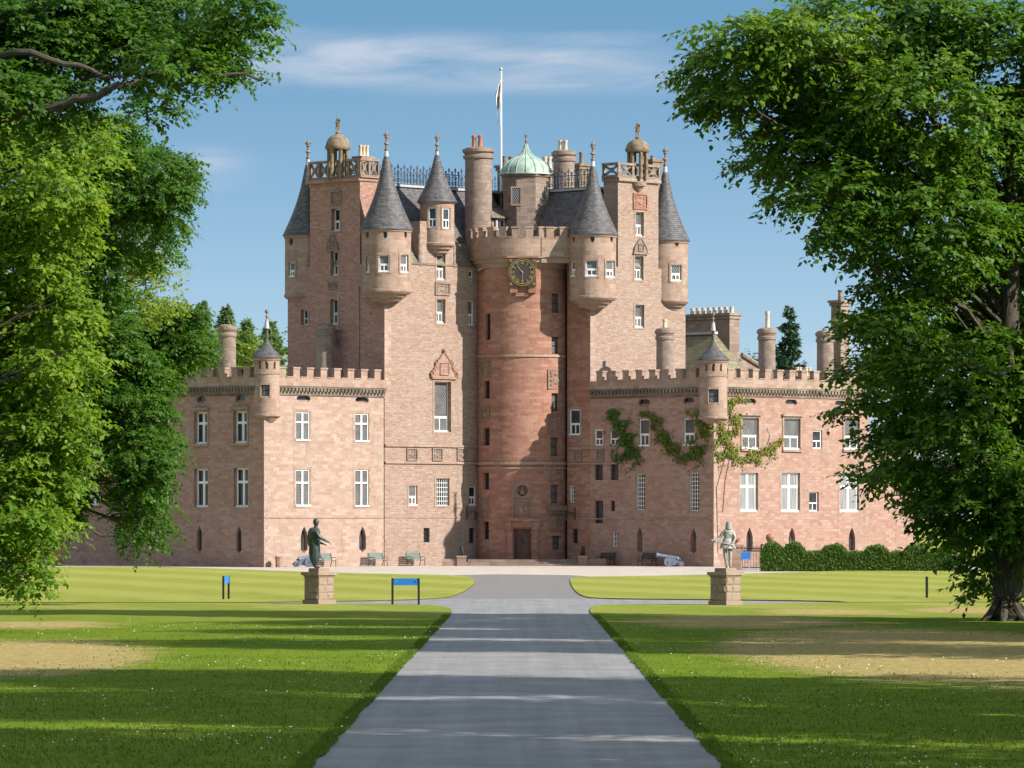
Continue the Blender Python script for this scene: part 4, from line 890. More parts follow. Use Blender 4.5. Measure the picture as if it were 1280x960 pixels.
# ------------------------------------------------------------------ ground
def ground_mats():
    # lawn grass
    m, nt, b = mat('lawn grass', .95, .02); t = NT(nt); tc = t.n('TexCoord').outputs['Object']
    s = t.n('SeparateXYZ'); t.l(tc, s.inputs[0]); x, y = s.outputs[0], s.outputs[1]
    n0 = t.noise(tc, .06, 4, .6); n1 = t.noise(tc, .45, 5, .65); n2 = t.noise(t.scale(tc, (1, .5, 1)), 5, 4, .7); n3 = t.noise(tc, 38, 3, .7)
    c = t.ramp(t.math('ADD', t.math('MULTIPLY', n1, .5), t.math('MULTIPLY', n2, .5)), [(.30, (.074, .125, .011)), (.5, (.134, .192, .017)), (.72, (.21, .245, .03))])
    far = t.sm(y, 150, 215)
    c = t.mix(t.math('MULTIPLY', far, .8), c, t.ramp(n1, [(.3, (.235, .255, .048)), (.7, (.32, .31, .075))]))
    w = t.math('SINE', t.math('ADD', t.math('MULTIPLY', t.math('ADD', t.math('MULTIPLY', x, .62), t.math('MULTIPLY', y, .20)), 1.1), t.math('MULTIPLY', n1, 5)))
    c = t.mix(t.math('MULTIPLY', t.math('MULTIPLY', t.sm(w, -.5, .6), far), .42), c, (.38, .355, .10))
    pn = t.math('ADD', t.math('MULTIPLY', n0, .5), t.math('MULTIPLY', n1, .9))
    dry = None
    for cx, cy, rx, ry, k in ((11.5, 129, 5.5, 26, 1.7), (8.0, 165, 5, 14, 1.0), (12, 181, 3.2, 7, 1.1), (-13.8, 123, 4.2, 17, 1.7), (-16, 160, 4, 9, .9), (-9, 128, 4, 14, .35), (17.5, 184, 2.6, 7, 1.2), (13.5, 178, 2.5, 3, .9)):
        dx = t.math('DIVIDE', t.math('SUBTRACT', x, cx), rx); dy = t.math('DIVIDE', t.math('SUBTRACT', y, cy), ry)
        g = t.math('MULTIPLY', t.math('EXPONENT', t.math('MULTIPLY', t.math('ADD', t.math('MULTIPLY', dx, dx), t.math('MULTIPLY', dy, dy)), -.9)), k)
        dry = g if dry is None else t.math('MAXIMUM', dry, g)
    dry = t.math('ADD', dry, t.math('MULTIPLY', t.sm(n0, .55, .75), .12))
    dm = t.sm(t.math('MULTIPLY', dry, pn), .30, .62)
    straw = t.ramp(n2, [(.3, (.27, .19, .065)), (.7, (.50, .38, .18))])
    c = t.mix(t.math('MULTIPLY', dm, .88), c, straw)
    c = t.mix(t.math('MULTIPLY', t.sm(n3, .5, .8), .45), c, (.03, .06, .01))
    t.l(c, b.inputs['Base Color']); t.bump(b, t.math('ADD', n3, n2), .8, .06); M['grass'] = m
    m, nt, b = mat('worn tarmac', .85, .15); t = NT(nt); tc = t.n('TexCoord').outputs['Object']
    a = t.noise(tc, .5, 5, .6); g = t.noise(tc, 60, 3, .7); l = t.noise(t.scale(tc, (2.2, .02, 1)), 1, 5, .7)
    c = t.ramp(t.math('ADD', t.math('MULTIPLY', a, .6), t.math('MULTIPLY', l, .4)), [(.34, (.165, .158, .159)), (.5, (.215, .207, .208)), (.68, (.285, .275, .273))])
    sy = t.n('SeparateXYZ'); t.l(tc, sy.inputs[0])
    c = t.mix(t.math('MULTIPLY', t.sm(t.math('ADD', sy.outputs[1], t.math('MULTIPLY', a, 3)), 213.3, 214.2), .8), c, (.17, .15, .14))
    c = t.mix(t.math('MULTIPLY', t.sm(g, .45, .8), .45), c, (.10, .098, .1))
    t.l(c, b.inputs['Base Color']); t.bump(b, g, .5, .015); M['tarmac'] = m
    m, nt, b = mat('pale gravel', .9, .2); t = NT(nt); tc = t.n('TexCoord').outputs['Object']
    a = t.noise(tc, .4, 5, .6); g = t.n('TexVoronoi'); g.inputs['Scale'].default_value = 14; t.l(tc, g.inputs['Vector'])
    c = t.mix(.45, t.ramp(a, [(.3, (.36, .305, .255)), (.7, (.47, .41, .35))]), g.outputs['Color'], 'SOFT_LIGHT')
    t.l(c, b.inputs['Base Color']); t.bump(b, g.outputs['Distance'], .8, .03); M['gravel'] = m
    m, nt, b = mat('earth edge', .95, .1); t = NT(nt); tc = t.n('TexCoord').outputs['Object']
    t.l(t.ramp(t.noise(tc, 4, 5, .7), [(.3, (.05, .055, .015)), (.6, (.085, .09, .02)), (.8, (.16, .11, .06))]), b.inputs['Base Color']); M['earth'] = m
ground_mats()
def sheet(name, pts, z, m, kind='structure', h=0.0, sub=0):
    mb = MB(); n = len(pts); mb.face([(p[0], p[1], z) for p in pts])
    if h:
        for i in range(n):
            a, b = pts[i], pts[(i+1) % n]; mb.face([(a[0], a[1], z-h), (b[0], b[1], z-h), (b[0], b[1], z), (a[0], a[1], z)], None, 1)
    o = mb.build(name, [M[m], M['earth']] if h else M[m], weld=False); return tag(o, kind=kind)
def smooth(pts, it=2):
    for _ in range(it):
        r = [pts[0]]
        for a, b in zip(pts[:-1], pts[1:]): r += [(a[0]*.75+b[0]*.25, a[1]*.75+b[1]*.25), (a[0]*.25+b[0]*.75, a[1]*.25+b[1]*.75)]
        pts = r+[pts[-1]]
    return pts
def wob(pts, amp=.06, step=.8, seed=1):
    rnd = random.Random(seed); out = []
    for a, b in zip(pts[:-1], pts[1:]):
        L = math.dist(a, b); n = min(120, max(1, int(L/step)))
        for i in range(n):
            t = i/n; out.append((a[0]+(b[0]-a[0])*t+rnd.uniform(-amp, amp), a[1]+(b[1]-a[1])*t+rnd.uniform(-amp, amp)))
    return out+[pts[-1]]
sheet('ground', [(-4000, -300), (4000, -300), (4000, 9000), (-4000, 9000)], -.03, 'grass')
sheet('gravel_forecourt', [(-75, 262), (75, 262), (75, 380), (-75, 380)], 0, 'gravel')
sheet('cross_path', [(-30, 196), (40, 196), (40, 217), (-30, 217)], .002, 'tarmac')
sheet('drive', [(-4.2, 8), (4.2, 8), (4.2, 216), (5, 222), (5.4, 285), (3.6, 296), (-1, 300), (-3.4, 296), (-5.4, 285), (-4.2, 216)], .008, 'tarmac')
g = lambda l: [G(*p) for p in l]
nl = smooth(g([(280, 754.9), (430, 756), (535, 756.9), (560, 760), (566, 764), (560, 772)]), 2)
near_left = [(-95, G(0, 754.4)[1])]+nl+wob([G(560, 772), G(388, 960), (-3.08, 15)], .045)+[(-95, 15)]
nr = smooth(g([(748, 777), (738, 768), (737, 762), (745, 756.4), (880, 756.4), (1045, 754.6)]), 2)
near_right = wob([(3.0, 15), G(905, 960), G(748, 777)], .045, .8, 2)+nr+[(95, G(0, 753.9)[1]), (95, 15)]
fl = smooth(g([(300, 712.5), (420, 717), (500, 718.6), (555, 719.4), (588, 721.5), (596, 727), (588, 735.5), (575, 743), (556, 749.5), (430, 752.6), (280, 754.1)]), 2)
far_left = [(-95, 318), G(75, 709.3), G(205, 709.3)]+fl+[(-95, G(0, 753.9)[1])]
fr_ = smooth(g([(1060, 753.9), (1045, 752.6), (900, 750.4), (745, 749.2), (727, 746), (717, 738), (711.5, 726), (717, 721.8), (800, 721), (900, 719), (950, 717.5), (1075, 713.5)]), 2)
far_right = fr_+[G(1230, 713.4), (95, 318), (95, G(0, 753.4)[1])]
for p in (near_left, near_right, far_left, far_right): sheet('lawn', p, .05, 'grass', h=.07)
def inpoly(x, y, poly):
    c = np.zeros(len(x), bool); j = len(poly)-1
    for i in range(len(poly)):
        xi, yi = poly[i]; xj, yj = poly[j]
        c ^= ((yi > y) != (yj > y)) & (x < (xj-xi)*(y-yi)/((yj-yi) or 1e-9)+xi); j = i
    return c

# ------------------------------------------------------------------ foliage
rng = np.random.default_rng(11)
def leaf_mat(name, c1, c2, c3, trans, tf=.38, rough=.5, spec=.22):
    m, nt, b = mat(name, rough, spec); t = NT(nt)
    geo = t.n('NewGeometry'); at = t.n('Attribute'); at.attribute_name = 'tint'
    f = t.math('ADD', t.math('MULTIPLY', geo.outputs['Random Per Island'], .45), t.math('MULTIPLY', at.outputs['Fac'], .55))
    c = t.ramp(f, [(.15, c1), (.5, c2), (.9, c3)]); t.l(c, b.inputs['Base Color'])
    tr = t.n('BsdfTranslucent'); t.l(t.mix(1, c, trans, 'MULTIPLY'), tr.inputs[0])
    mx = t.n('MixShader'); mx.inputs[0].default_value = tf; t.l(b.outputs[0], mx.inputs[1]); t.l(tr.outputs[0], mx.inputs[2])
    t.l(mx.outputs[0], nt.nodes['Material Output'].inputs[0]); M[name] = m
leaf_mat('lime_leaf', (.045, .105, .010), (.088, .172, .014), (.18, .25, .022), (2.4, 2.2, 1.2))
leaf_mat('shade_leaf', (.034, .085, .008), (.068, .142, .012), (.16, .225, .02), (2.2, 2.2, 1.1), .33)  # lime leaf with the crown's shade side darkened into its colour
leaf_mat('dark_leaf', (.026, .07, .009), (.052, .12, .012), (.11, .185, .018), (2.2, 2.2, 1.2))
leaf_mat('yellow_leaf', (.06, .115, .014), (.115, .18, .02), (.22, .25, .03), (2.0, 1.9, 1.1))
leaf_mat('needle', (.02, .05, .026), (.036, .08, .036), (.065, .12, .045), (1.5, 1.6, 1.2), .15)
leaf_mat('pale_needle', (.08, .14, .07), (.13, .20, .09), (.19, .25, .11), (1.6, 1.7, 1.2), .35)
leaf_mat('hedge_leaf', (.038, .08, .012), (.07, .13, .017), (.13, .19, .028), (2, 2, 1.2), .25)
leaf_mat('creeper_leaf', (.045, .08, .012), (.10, .14, .02), (.24, .20, .04), (1.8, 1.7, 1.1), .2)
leaf_mat('blade', (.055, .098, .014), (.095, .142, .02), (.16, .195, .028), (1.8, 1.8, 1.2), .3, .8, .03)
def bark_mat():
    m, nt, b = mat('bark', .95, .1); t = NT(nt); uv = t.n('UVMap').outputs[0]
    n = t.noise(t.scale(uv, (6, 1.2, 1)), 2, 6, .7); n2 = t.noise(uv, .8, 4)
    c = t.ramp(n, [(.3, (.035, .028, .02)), (.55, (.085, .072, .056)), (.75, (.15, .128, .10))])
    t.l(t.mix(t.math('MULTIPLY', t.sm(n2, .5, .7), .4), c, (.08, .10, .04)), b.inputs['Base Color']); t.bump(b, n, 1, .06); M['bark'] = m
bark_mat()
def norm(a): return a/np.maximum(np.linalg.norm(a, axis=-1, keepdims=True), 1e-9)
def quads_to_mesh(name, V4, tint):
    n = len(V4); me = bpy.data.meshes.new(name); me.vertices.add(n*4); me.loops.add(n*4); me.polygons.add(n)
    me.vertices.foreach_set('co', V4.reshape(-1).astype(np.float32)); me.loops.foreach_set('vertex_index', np.arange(n*4, dtype=np.int32))
    me.polygons.foreach_set('loop_start', np.arange(0, n*4, 4, dtype=np.int32)); me.polygons.foreach_set('loop_total', np.full(n, 4, np.int32))
    at = me.attributes.new('tint', 'FLOAT', 'FACE'); at.data.foreach_set('value', tint.astype(np.float32)); me.update(); return me
def leaves(P, AX, NR, size, width=.62, fold=.18):
    AX = norm(AX); SD = norm(np.cross(NR, AX)); NN = norm(np.cross(AX, SD)); l = size[:, None]; w = l*width*.5
    a = P; b = P+AX*l*.42+SD*w+NN*w*fold; c = P+AX*l-NN*l*.08; d = P+AX*l*.42-SD*w+NN*w*fold
    return np.stack([a, b, c, d], 1)
def sprays(C, RAD, ntw, K, tint, tl, ls, droop=.3, upb=.35, cen=None):
    """leafy twigs filling flattened clumps: C centres, RAD radii, ntw twigs per clump, K leaves per twig"""
    n = len(C); idx = np.repeat(np.arange(n), ntw); T = len(idx)
    d = norm(rng.normal(size=(T, 3))+np.array([0, 0, upb])); r = rng.uniform(.25, 1, (T, 1))**.5
    p = C[idx]+d*r*RAD[idx]
    rad = d*np.array([1, 1, .4]) if cen is None else norm(p-cen[idx])*np.array([1, 1, .5])+.5*d*np.array([1, 1, .4])
    tw = norm(rad+rng.normal(size=(T, 3))*.38+np.array([0, 0, -droop])); L = tl*rng.uniform(.6, 1.3, (T, 1))
    k = (np.arange(K)+.5)/K; sgn = np.where(np.arange(K) % 2 == 0, 1, -1)
    sd = norm(np.cross(tw, np.array([0, 0, 1.])+rng.normal(size=(T, 3))*.25))
    P = (p[:, None]+tw[:, None]*L[:, None]*k[None, :, None]+np.array([0, 0, -.16])*(k**2)[None, :, None]*L[:, None]).reshape(-1, 3)
    S = (sd[:, None]*sgn[None, :, None]).reshape(-1, 3); TW = np.repeat(tw, K, 0); m = len(P)
    AX = norm(TW*.55+S*.85+np.array([0, 0, -.30])+rng.normal(size=(m, 3))*.32)
    NR = norm(np.array([0, 0, 1.])+np.repeat(rad, K, 0)*.35+rng.normal(size=(m, 3))*.42)
    sz = ls*rng.uniform(.65, 1.25, m)
    return leaves(P, AX, NR, sz), np.clip(np.repeat(tint[idx], K)+rng.normal(size=m)*.07, 0, 1)
def lobes(L, per=1.0, cr=(.55, 1.0), flat=.5):
    """split crown lobes (centre, radii, tint) into clumps on and inside their shells"""
    C, RD, TN, CN = [], [], [], []
    for (c, r, tn) in L:
        n = max(4, int(per*2.6*(r[0]*r[2]+r[0]*r[1]+r[1]*r[2])/ (cr[1]**2)))
        d = norm(rng.normal(size=(n, 3))+np.array([0, 0, .15])); k = rng.uniform(.35, 1.0, (n, 1))**.6
        C.append(np.array(c)+d*k*np.array(r)); s = rng.uniform(*cr, (n, 1)); RD.append(s*np.array([1, 1, flat]))
        TN.append(np.full(n, tn)+rng.normal(size=n)*.10); CN.append(np.tile(np.array(c), (n, 1)))
    return np.concatenate(C), np.concatenate(RD), np.concatenate(TN), np.concatenate(CN)
def tree(name, base, L, m, label, group=None, per=1.0, ntw=16, K=9, tl=.75, ls=.15, trunk=.5, fork=.3, cr=(.55, 1.0), flat=.5, droop=.3, limbs=None, auto=True, seed=1, cat='tree', visible_trunk=True, flare=1.6):
    rnd = random.Random(seed); t = empty(name, (base[0], base[1], 0), label, cat, group); bx, by = base
    C, RD, TN, CN = lobes(L, per, cr, flat)
    Q, tn = sprays(C, RD, ntw, K, TN, tl, ls, droop, cen=CN)
    Q = Q-np.array([bx, by, 0]); me = quads_to_mesh('crown', Q, tn); link_mesh('crown', me, M[m], t)
    mb = MB(); zt = max(c[2]+r[2]*.3 for c, r, _ in L); zf = zt*fork
    tp = [(0, 0, -.05), (0, 0, .25), (.05, 0, .9), (.1, .05, zf*.6), (0, .1, zf), (.2, .0, zt*.62), (.1, .1, zt*.88)]
    mb.tube(tp, [trunk*flare, trunk*(1+(flare-1)*.45), trunk*1.03, trunk*.95, trunk*.88, trunk*.5, trunk*.12], 14)
    for k in range(7):                                   # root buttresses
        a = k*.9+rnd.uniform(-.2, .2); mb.tube([(trunk*.6*math.cos(a), trunk*.6*math.sin(a), .75), (trunk*1.2*math.cos(a), trunk*1.2*math.sin(a), .25), (trunk*2*math.cos(a), trunk*2*math.sin(a), -.08)], [trunk*.25, trunk*.28, trunk*.12], 7)
    for i, (c, r, _) in enumerate(L):
        c = Vector((c[0]-bx, c[1]-by, c[2])); zs = min(max(zf*.9, c.z-abs(c.x)*.55-1), zt*.8); s = Vector((0, 0.05, zs)); d = c-s
        if d.length < .5 or not auto: continue
        w = [Vector((rnd.uniform(-1, 1), rnd.uniform(-1, 1), rnd.uniform(-.6, .6)))*d.length*.07 for _ in range(3)]
        pts = [s, s+d*.3+w[0]+Vector((0, 0, d.length*.06)), s+d*.6+w[1]+Vector((0, 0, d.length*.08)), s+d*.85+w[2], c+d.normalized()*r[0]*.4]
        r0 = max(.03, min(trunk*.32, d.length*.012)); mb.tube(pts, [r0, r0*.8, r0*.6, r0*.4, r0*.12], 7)
        for _ in range(4):
            e = c+Vector((rnd.uniform(-1, 1)*r[0], rnd.uniform(-1, 1)*r[1], rnd.uniform(-.8, 1)*r[2]))*.85
            b0 = pts[rnd.choice((2, 3))]; md = (b0+e)/2+Vector((rnd.uniform(-.3, .3), rnd.uniform(-.3, .3), rnd.uniform(-.2, .3))); mb.tube([b0, md, e], [r0*.35, r0*.22, r0*.06], 5)
    for pth, r0 in (limbs or []):
        pp = [(x-bx, y-by, z) for x, y, z in pth]
        for _ in range(2): pp = [pp[0]]+[tuple(a[i]*w+b[i]*(1-w) for i in range(3)) for a, b in zip(pp[:-1], pp[1:]) for w in (.75, .25)]+[pp[-1]]
        pp = [pp[0]]+[(x, y, z+.06*math.sin(i*1.7)) for i, (x, y, z) in enumerate(pp[1:-1])]+[pp[-1]]; n = len(pp); mb.tube(pp, [r0*(1-.85*i/(n-1)) for i in range(n)], 8)
    mb.build('trunk', M['bark'], t); return t
def LB(Y, rows, depth=1.0, jit=3.0, seed=3):
    rnd = random.Random(seed); out = []
    for (px, py, rx, ry, tn) in rows:
        y = Y+rnd.uniform(-jit, jit); s = y/F; out.append(((Xat(px, y), y, Zat(py, y)), (rx*s, rx*s*depth, ry*s), tn))
    return out
# the big lime on the right of the drive
Lr = LB(166, [(935, 55, 56, 48, .55), (905, 95, 46, 32, .5), (925, 125, 50, 30, .5), (972, 165, 46, 32, .45), (1012, 210, 44, 28, .35), (1050, 248, 50, 32, .3), (1025, 283, 34, 15, .2), (960, 205, 20, 10, .35), (990, 245, 18, 9, .3), (1010, 60, 70, 50, .75), (985, 110, 60, 40, .9), (1060, 120, 75, 55, .7),
              (1080, 40, 80, 60, .35), (1040, 185, 75, 50, .5), (1160, 50, 90, 70, .3), (1150, 140, 85, 65, .5), (1250, 70, 90, 80, .3), (1110, 225, 80, 55, .4), (1230, 180, 85, 70, .45), (1330, 130, 90, 90, .3), (1100, 300, 62, 42, .35), (1180, 280, 80, 55, .35), (1270, 290, 80, 70, .3), (1350, 260, 80, 80, .3),
              (1130, 360, 48, 36, .4), (1122, 410, 46, 34, .45), (1120, 462, 40, 32, .4), (1124, 515, 40, 30, .35), (1138, 560, 40, 30, .4), (1155, 600, 38, 28, .35), (1175, 635, 34, 26, .25), (1190, 668, 24, 16, .2), (1082, 405, 12, 8, .4), (1078, 470, 14, 8, .4), (1080, 508, 16, 8, .4), (1098, 590, 12, 10, .4), (1170, 390, 75, 60, .5), (1180, 480, 75, 60, .45), (1190, 560, 70, 52, .35), (1205, 625, 56, 42, .25),
              (1265, 380, 80, 70, .4), (1270, 480, 80, 70, .35), (1275, 570, 75, 60, .3), (1280, 640, 60, 40, .25), (1350, 480, 90, 100, .3), (1340, 620, 70, 60, .25), (1215, 672, 28, 24, .2), (1222, 705, 16, 16, .3), (1244, 690, 22, 20, .25), (1232, 735, 9, 12, .3), (1290, 690, 26, 26, .25), (1278, 725, 14, 16, .25)], .9, 3.5)
tree('lime_tree', (17.1, 166), Lr, 'shade_leaf', 'big leafy lime tree whose trunk stands on the right lawn by a lone black post', 'lime trees along the drive', per=1.25, ntw=13, K=9, ls=.27, tl=.9, flat=.36, trunk=.52, flare=1.5,
     limbs=[([(17.1, 166, 7), (Xat(1230, 164), 164, Zat(585, 164)), (Xat(1175, 162), 162, Zat(590, 162)), (Xat(1140, 161), 161, Zat(540, 161))], .12),
            ([(17.1, 166, 10), (Xat(1270, 163), 163, Zat(465, 163)), (Xat(1225, 162), 162, Zat(468, 162)), (Xat(1180, 161), 161, Zat(435, 161))], .11)])
# left: oak bough reaching in from outside the picture
Lo = LB(118, [(-60, 40, 110, 70, .35), (30, 25, 95, 50, .35), (60, 70, 90, 42, .3), (130, 20, 75, 40, .4), (150, 62, 65, 36, .45), (205, 35, 58, 40, .55), (225, 80, 42, 26, .45), (258, 28, 40, 32, .3), (288, 52, 32, 24, .3), (284, 86, 30, 15, .3), (245, 92, 26, 13, .35), (300, 12, 30, 24, .3), (318, 28, 16, 10, .3), (-40, 130, 90, 50, .4), (60, 125, 60, 26, .4), (195, 108, 24, 14, .4),
               (190, 130, 16, 10, .3), (-120, 220, 90, 80, .4)], .9, 2.5, 5)
tree('oak_tree', (-19.5, 118), Lo, 'dark_leaf', 'oak whose long dark bough hangs in across the top left corner', per=1.8, ntw=15, K=9, ls=.17, tl=.55, trunk=.6, cr=(.40, .75), seed=4, droop=.12, auto=False,
     limbs=[([(Xat(-140, 118), 118, Zat(190, 118)), (Xat(-40, 117), 117, Zat(160, 117)), (Xat(40, 116), 116, Zat(138, 116)), (Xat(105, 115.5), 115.5, Zat(124, 115.5)), (Xat(150, 115.5), 115.5, Zat(108, 115.5)), (Xat(200, 116), 116, Zat(88, 116)), (Xat(270, 116), 116, Zat(90, 116)), (Xat(330, 116), 116, Zat(98, 116))], .16),
            ([(Xat(-60, 118), 118, Zat(80, 118)), (Xat(30, 116), 116, Zat(62, 116)), (Xat(110, 116), 116, Zat(88, 116)), (Xat(160, 116), 116, Zat(100, 116))], .13)])
# left: bright lime in front
Ll = LB(150, [(-30, 175, 80, 45, .6), (45, 170, 65, 36, .65), (100, 180, 45, 30, .6), (10, 240, 75, 45, .7), (75, 240, 50, 40, .75), (-40, 300, 80, 70, .6), (45, 300, 58, 44, .7), (20, 365, 65, 48, .75), (62, 385, 40, 36, .7), (30, 430, 62, 45, .8), (75, 445, 34, 32, .8), (-30, 480, 70, 70, .6), (40, 500, 56, 42, .75), (78, 525, 30, 28, .7),
              (30, 565, 56, 44, .6), (66, 590, 36, 34, .55), (10, 630, 50, 44, .55), (48, 655, 36, 34, .55), (22, 695, 28, 28, .5), (34, 722, 12, 18, .5), (-40, 620, 60, 80, .5), (8, 715, 16, 20, .5), (-70, 400, 80, 90, .5)], .9, 2.5, 6)
tree('lime_tree', (-20, 150), Ll, 'lime_leaf', 'bright green lime tree at the left edge with leaves hanging almost to the lawn', 'lime trees along the drive', per=1.6, ntw=14, K=9, ls=.22, tl=.8, flat=.4, trunk=.5, cr=(.5, .9), seed=6, droop=.38)
# left: darker tree behind it, one branch column hanging low
Ld = LB(195, [(120, 180, 56, 32, .4), (185, 212, 44, 28, .4), (208, 216, 26, 18, .35), (212, 262, 22, 24, .35), (195, 258, 40, 30, .4), (140, 245, 50, 40, .4), (175, 305, 34, 24, .4), (95, 320, 50, 45, .3), (110, 390, 52, 45, .3), (130, 440, 46, 40, .35), (160, 480, 42, 36, .35), (110, 500, 48, 48, .3), (178, 522, 36, 30, .4), (196, 552, 24, 18, .4),
              (172, 572, 30, 32, .35), (168, 600, 24, 26, .35), (180, 600, 24, 28, .35), (177, 632, 21, 26, .35), (175, 655, 16, 20, .35), (177, 672, 10, 14, .35), (150, 545, 30, 26, .3), (72, 570, 36, 40, .25), (70, 620, 30, 30, .25), (58, 650, 22, 22, .25), (60, 480, 50, 80, .25), (60, 300, 60, 60, .3), (60, 610, 40, 50, .2)], .9, 3.5, 8)
tree('broadleaf_tree', (-26, 195), Ld, 'dark_leaf', 'darker dense tree between the bright lime and the left wing with one branch hanging low', per=2.0, ntw=18, K=10, ls=.20, tl=.7, trunk=.5, cr=(.55, .95), seed=8, droop=.45)
Ly = LB(225, [(160, 335, 36, 32, .8), (192, 345, 22, 24, .85), (135, 300, 34, 34, .7), (200, 378, 22, 16, .85), (165, 385, 34, 22, .7), (150, 250, 30, 26, .8), (125, 205, 28, 22, .7), (120, 420, 40, 40, .5)], .9, 2, 9)
tree('broadleaf_tree', (-29, 225), Ly, 'yellow_leaf', 'airy yellow green tree showing through beside the dark tree on the left', per=1.4, ntw=14, K=9, ls=.21, tl=.7, trunk=.35, seed=9)
Lc = LB(245, [(210, 405, 30, 20, .35), (238, 395, 16, 10, .35), (205, 440, 36, 26, .35), (232, 440, 22, 20, .35), (190, 470, 24, 22, .35), (240, 425, 16, 12, .4), (160, 440, 36, 40, .3)], .9, 2, 10)
tree('broadleaf_tree', (-31, 245), Lc, 'dark_leaf', 'dark ragged tree with tufted branches just left of the left wing chimney', per=2.0, ntw=17, K=10, ls=.22, tl=.8, trunk=.3, cr=(.5, .9), seed=10)
# limes of the same avenue outside the picture: their shade falls across lawn and drive
for i, (bx, by, hs, rr) in enumerate(((25.5, 150, .92, 8.2), (24.5, 137, .92, 8.0), (23, 124, .9, 7.6), (21.5, 93, 1.0, 8.6), (20.5, 78, 1.02, 9.2), (20, 62, 1.02, 9), (19.5, 46, 1.0, 9))):
    rnd = random.Random(50+i); L = []
    for k in range(22):
        a = rnd.uniform(0, 6.28); f = (k+.5)/22; q_ = rnd.uniform(.25, .70)*rr*(1-.45*f**2); L.append(((bx+q_*math.cos(a), by+q_*math.sin(a), (5.5+18*f)*hs), (rr*.36, rr*.36, 2.3), .4))
    tree('lime_tree', (bx, by), L, 'lime_leaf', 'lime tree standing beyond the right edge of the picture that shades the lawn', 'lime trees beyond the right edge', per=1.05, ntw=15, K=8, ls=.36, tl=1.1, trunk=.5, cr=(.9, 1.5), seed=20+i)
# background trees behind the castle
def conifer(px, pyt, Y, zb, r, m, label, nt=16, seed=1, ls=.42, gap=0.0):
    rnd = random.Random(seed); x = Xat(px, Y); zt = Zat(pyt, Y); t = empty('conifer_tree', (x, Y, 0), label, 'tree', 'conifers behind the castle'); mb = MB()
    mb.tube([(0, 0, 0), (0, 0, zt*.5), (.05, 0, zt)], [.45, .3, .04], 8); P, AX, NR, S = [], [], [], []
    for i in range(nt*6):
        f = (i+rnd.random())/(nt*6); z = zb+(zt-zb)*f; rad = r*(1-f)**.85*rnd.uniform(.65, 1.15)+.12; a = i*2.4+rnd.uniform(-.4, .4)
        if rnd.random() < gap: continue
        d = np.array([math.cos(a), math.sin(a), 0]); e = d*rad+np.array([0, 0, z-rad*.12+.1*rad]); mb.tube([(0, 0, z), tuple(d*rad*.5+np.array([0, 0, z-rad*.1])), tuple(e)], [.05, .03, .01], 4)
        n = int(40+rad*70); k = rng.uniform(.1, 1.02, n); wd = rad*.42*(1.15-k)+.14
        p = d*rad*k[:, None]+np.array([0, 0, z])+np.array([0, 0, -.22])*(np.sin(k*3)*rad*.6)[:, None]+np.array([0, 0, .14])*(k**3*rad)[:, None]
        p += np.cross(d, [0, 0, 1])*(rng.uniform(-1, 1, n)*wd)[:, None]+np.array([0, 0, 1])*rng.uniform(-.25, .1, n)[:, None]
        P.append(p); AX.append(d+rng.normal(size=(n, 3))*.6+np.array([0, 0, -.3])); NR.append(np.array([0, 0, 1.])+rng.normal(size=(n, 3))*.4); S.append(ls*rng.uniform(.6, 1.3, n))
    P, AX, NR, S = map(np.concatenate, (P, AX, NR, S)); Q = leaves(P, AX, norm(NR), S, .45)
    link_mesh('crown', quads_to_mesh('crown', Q, rng.uniform(.1, .9, len(Q))), M[m], t); mb.build('trunk', M['bark'], t)
conifer(986, 384, 430, 9, 3.1, 'needle', 'tall dark conifer rising behind the right wing battlements', 13, 1, .42, .12)
conifer(283, 384, 440, 9, 4.2, 'pale_needle', 'pale pointed conifer behind the left wing chimney', 18, 2, .5)
conifer(308, 400, 425, 9, 3.4, 'pale_needle', 'pale conifer just left of the left wing corner turret', 16, 3, .45)
conifer(338, 402, 445, 9, 4.2, 'pale_needle', 'pale conifer partly hidden between corner turret and left tower', 16, 4, .5)
conifer(253, 378, 435, 8, 4.0, 'pale_needle', 'tall pale conifer left of the left wing chimney', 18, 5, .5)
for nm, bx, Y, rows, m, lab in (('a', 300, 415, [(225, 462, 24, 28, .6), (252, 436, 18, 20, .5), (262, 462, 24, 22, .7), (300, 452, 18, 20, .75), (318, 466, 26, 18, .7), (298, 432, 12, 14, .5), (325, 440, 14, 16, .5), (345, 480, 24, 16, .6), (200, 450, 24, 30, .6), (350, 440, 14, 22, .4)], 'yellow_leaf', 'light green broadleaf tree behind the left wing battlements'),
                                ('b', 940, 430, [(936, 456, 13, 9, .5), (950, 462, 12, 9, .5), (928, 462, 10, 8, .5)], 'dark_leaf', 'small round treetop beside the right wing chimney'),
                                ('c', 60, 410, [(40, 500, 70, 60, .4), (130, 500, 60, 50, .4), (30, 600, 60, 60, .4), (170, 470, 34, 34, .4), (-40, 600, 60, 80, .4)], 'dark_leaf', 'dark tree behind the low range at the far left'),
                                ('d', 1190, 410, [(1140, 560, 60, 60, .4), (1220, 570, 60, 70, .4), (1290, 580, 60, 70, .4), (1180, 500, 60, 50, .4), (1270, 490, 50, 60, .4)], 'dark_leaf', 'dark tree behind the low range at the far right')):
    tree('broadleaf_tree', (Xat(bx, Y), Y), LB(Y, rows, .9, 2, 12), m, lab, 'trees behind the castle', per=.8, ntw=12, K=7, ls=.36, tl=1.1, trunk=.4, cr=(.9, 1.6), seed=31)
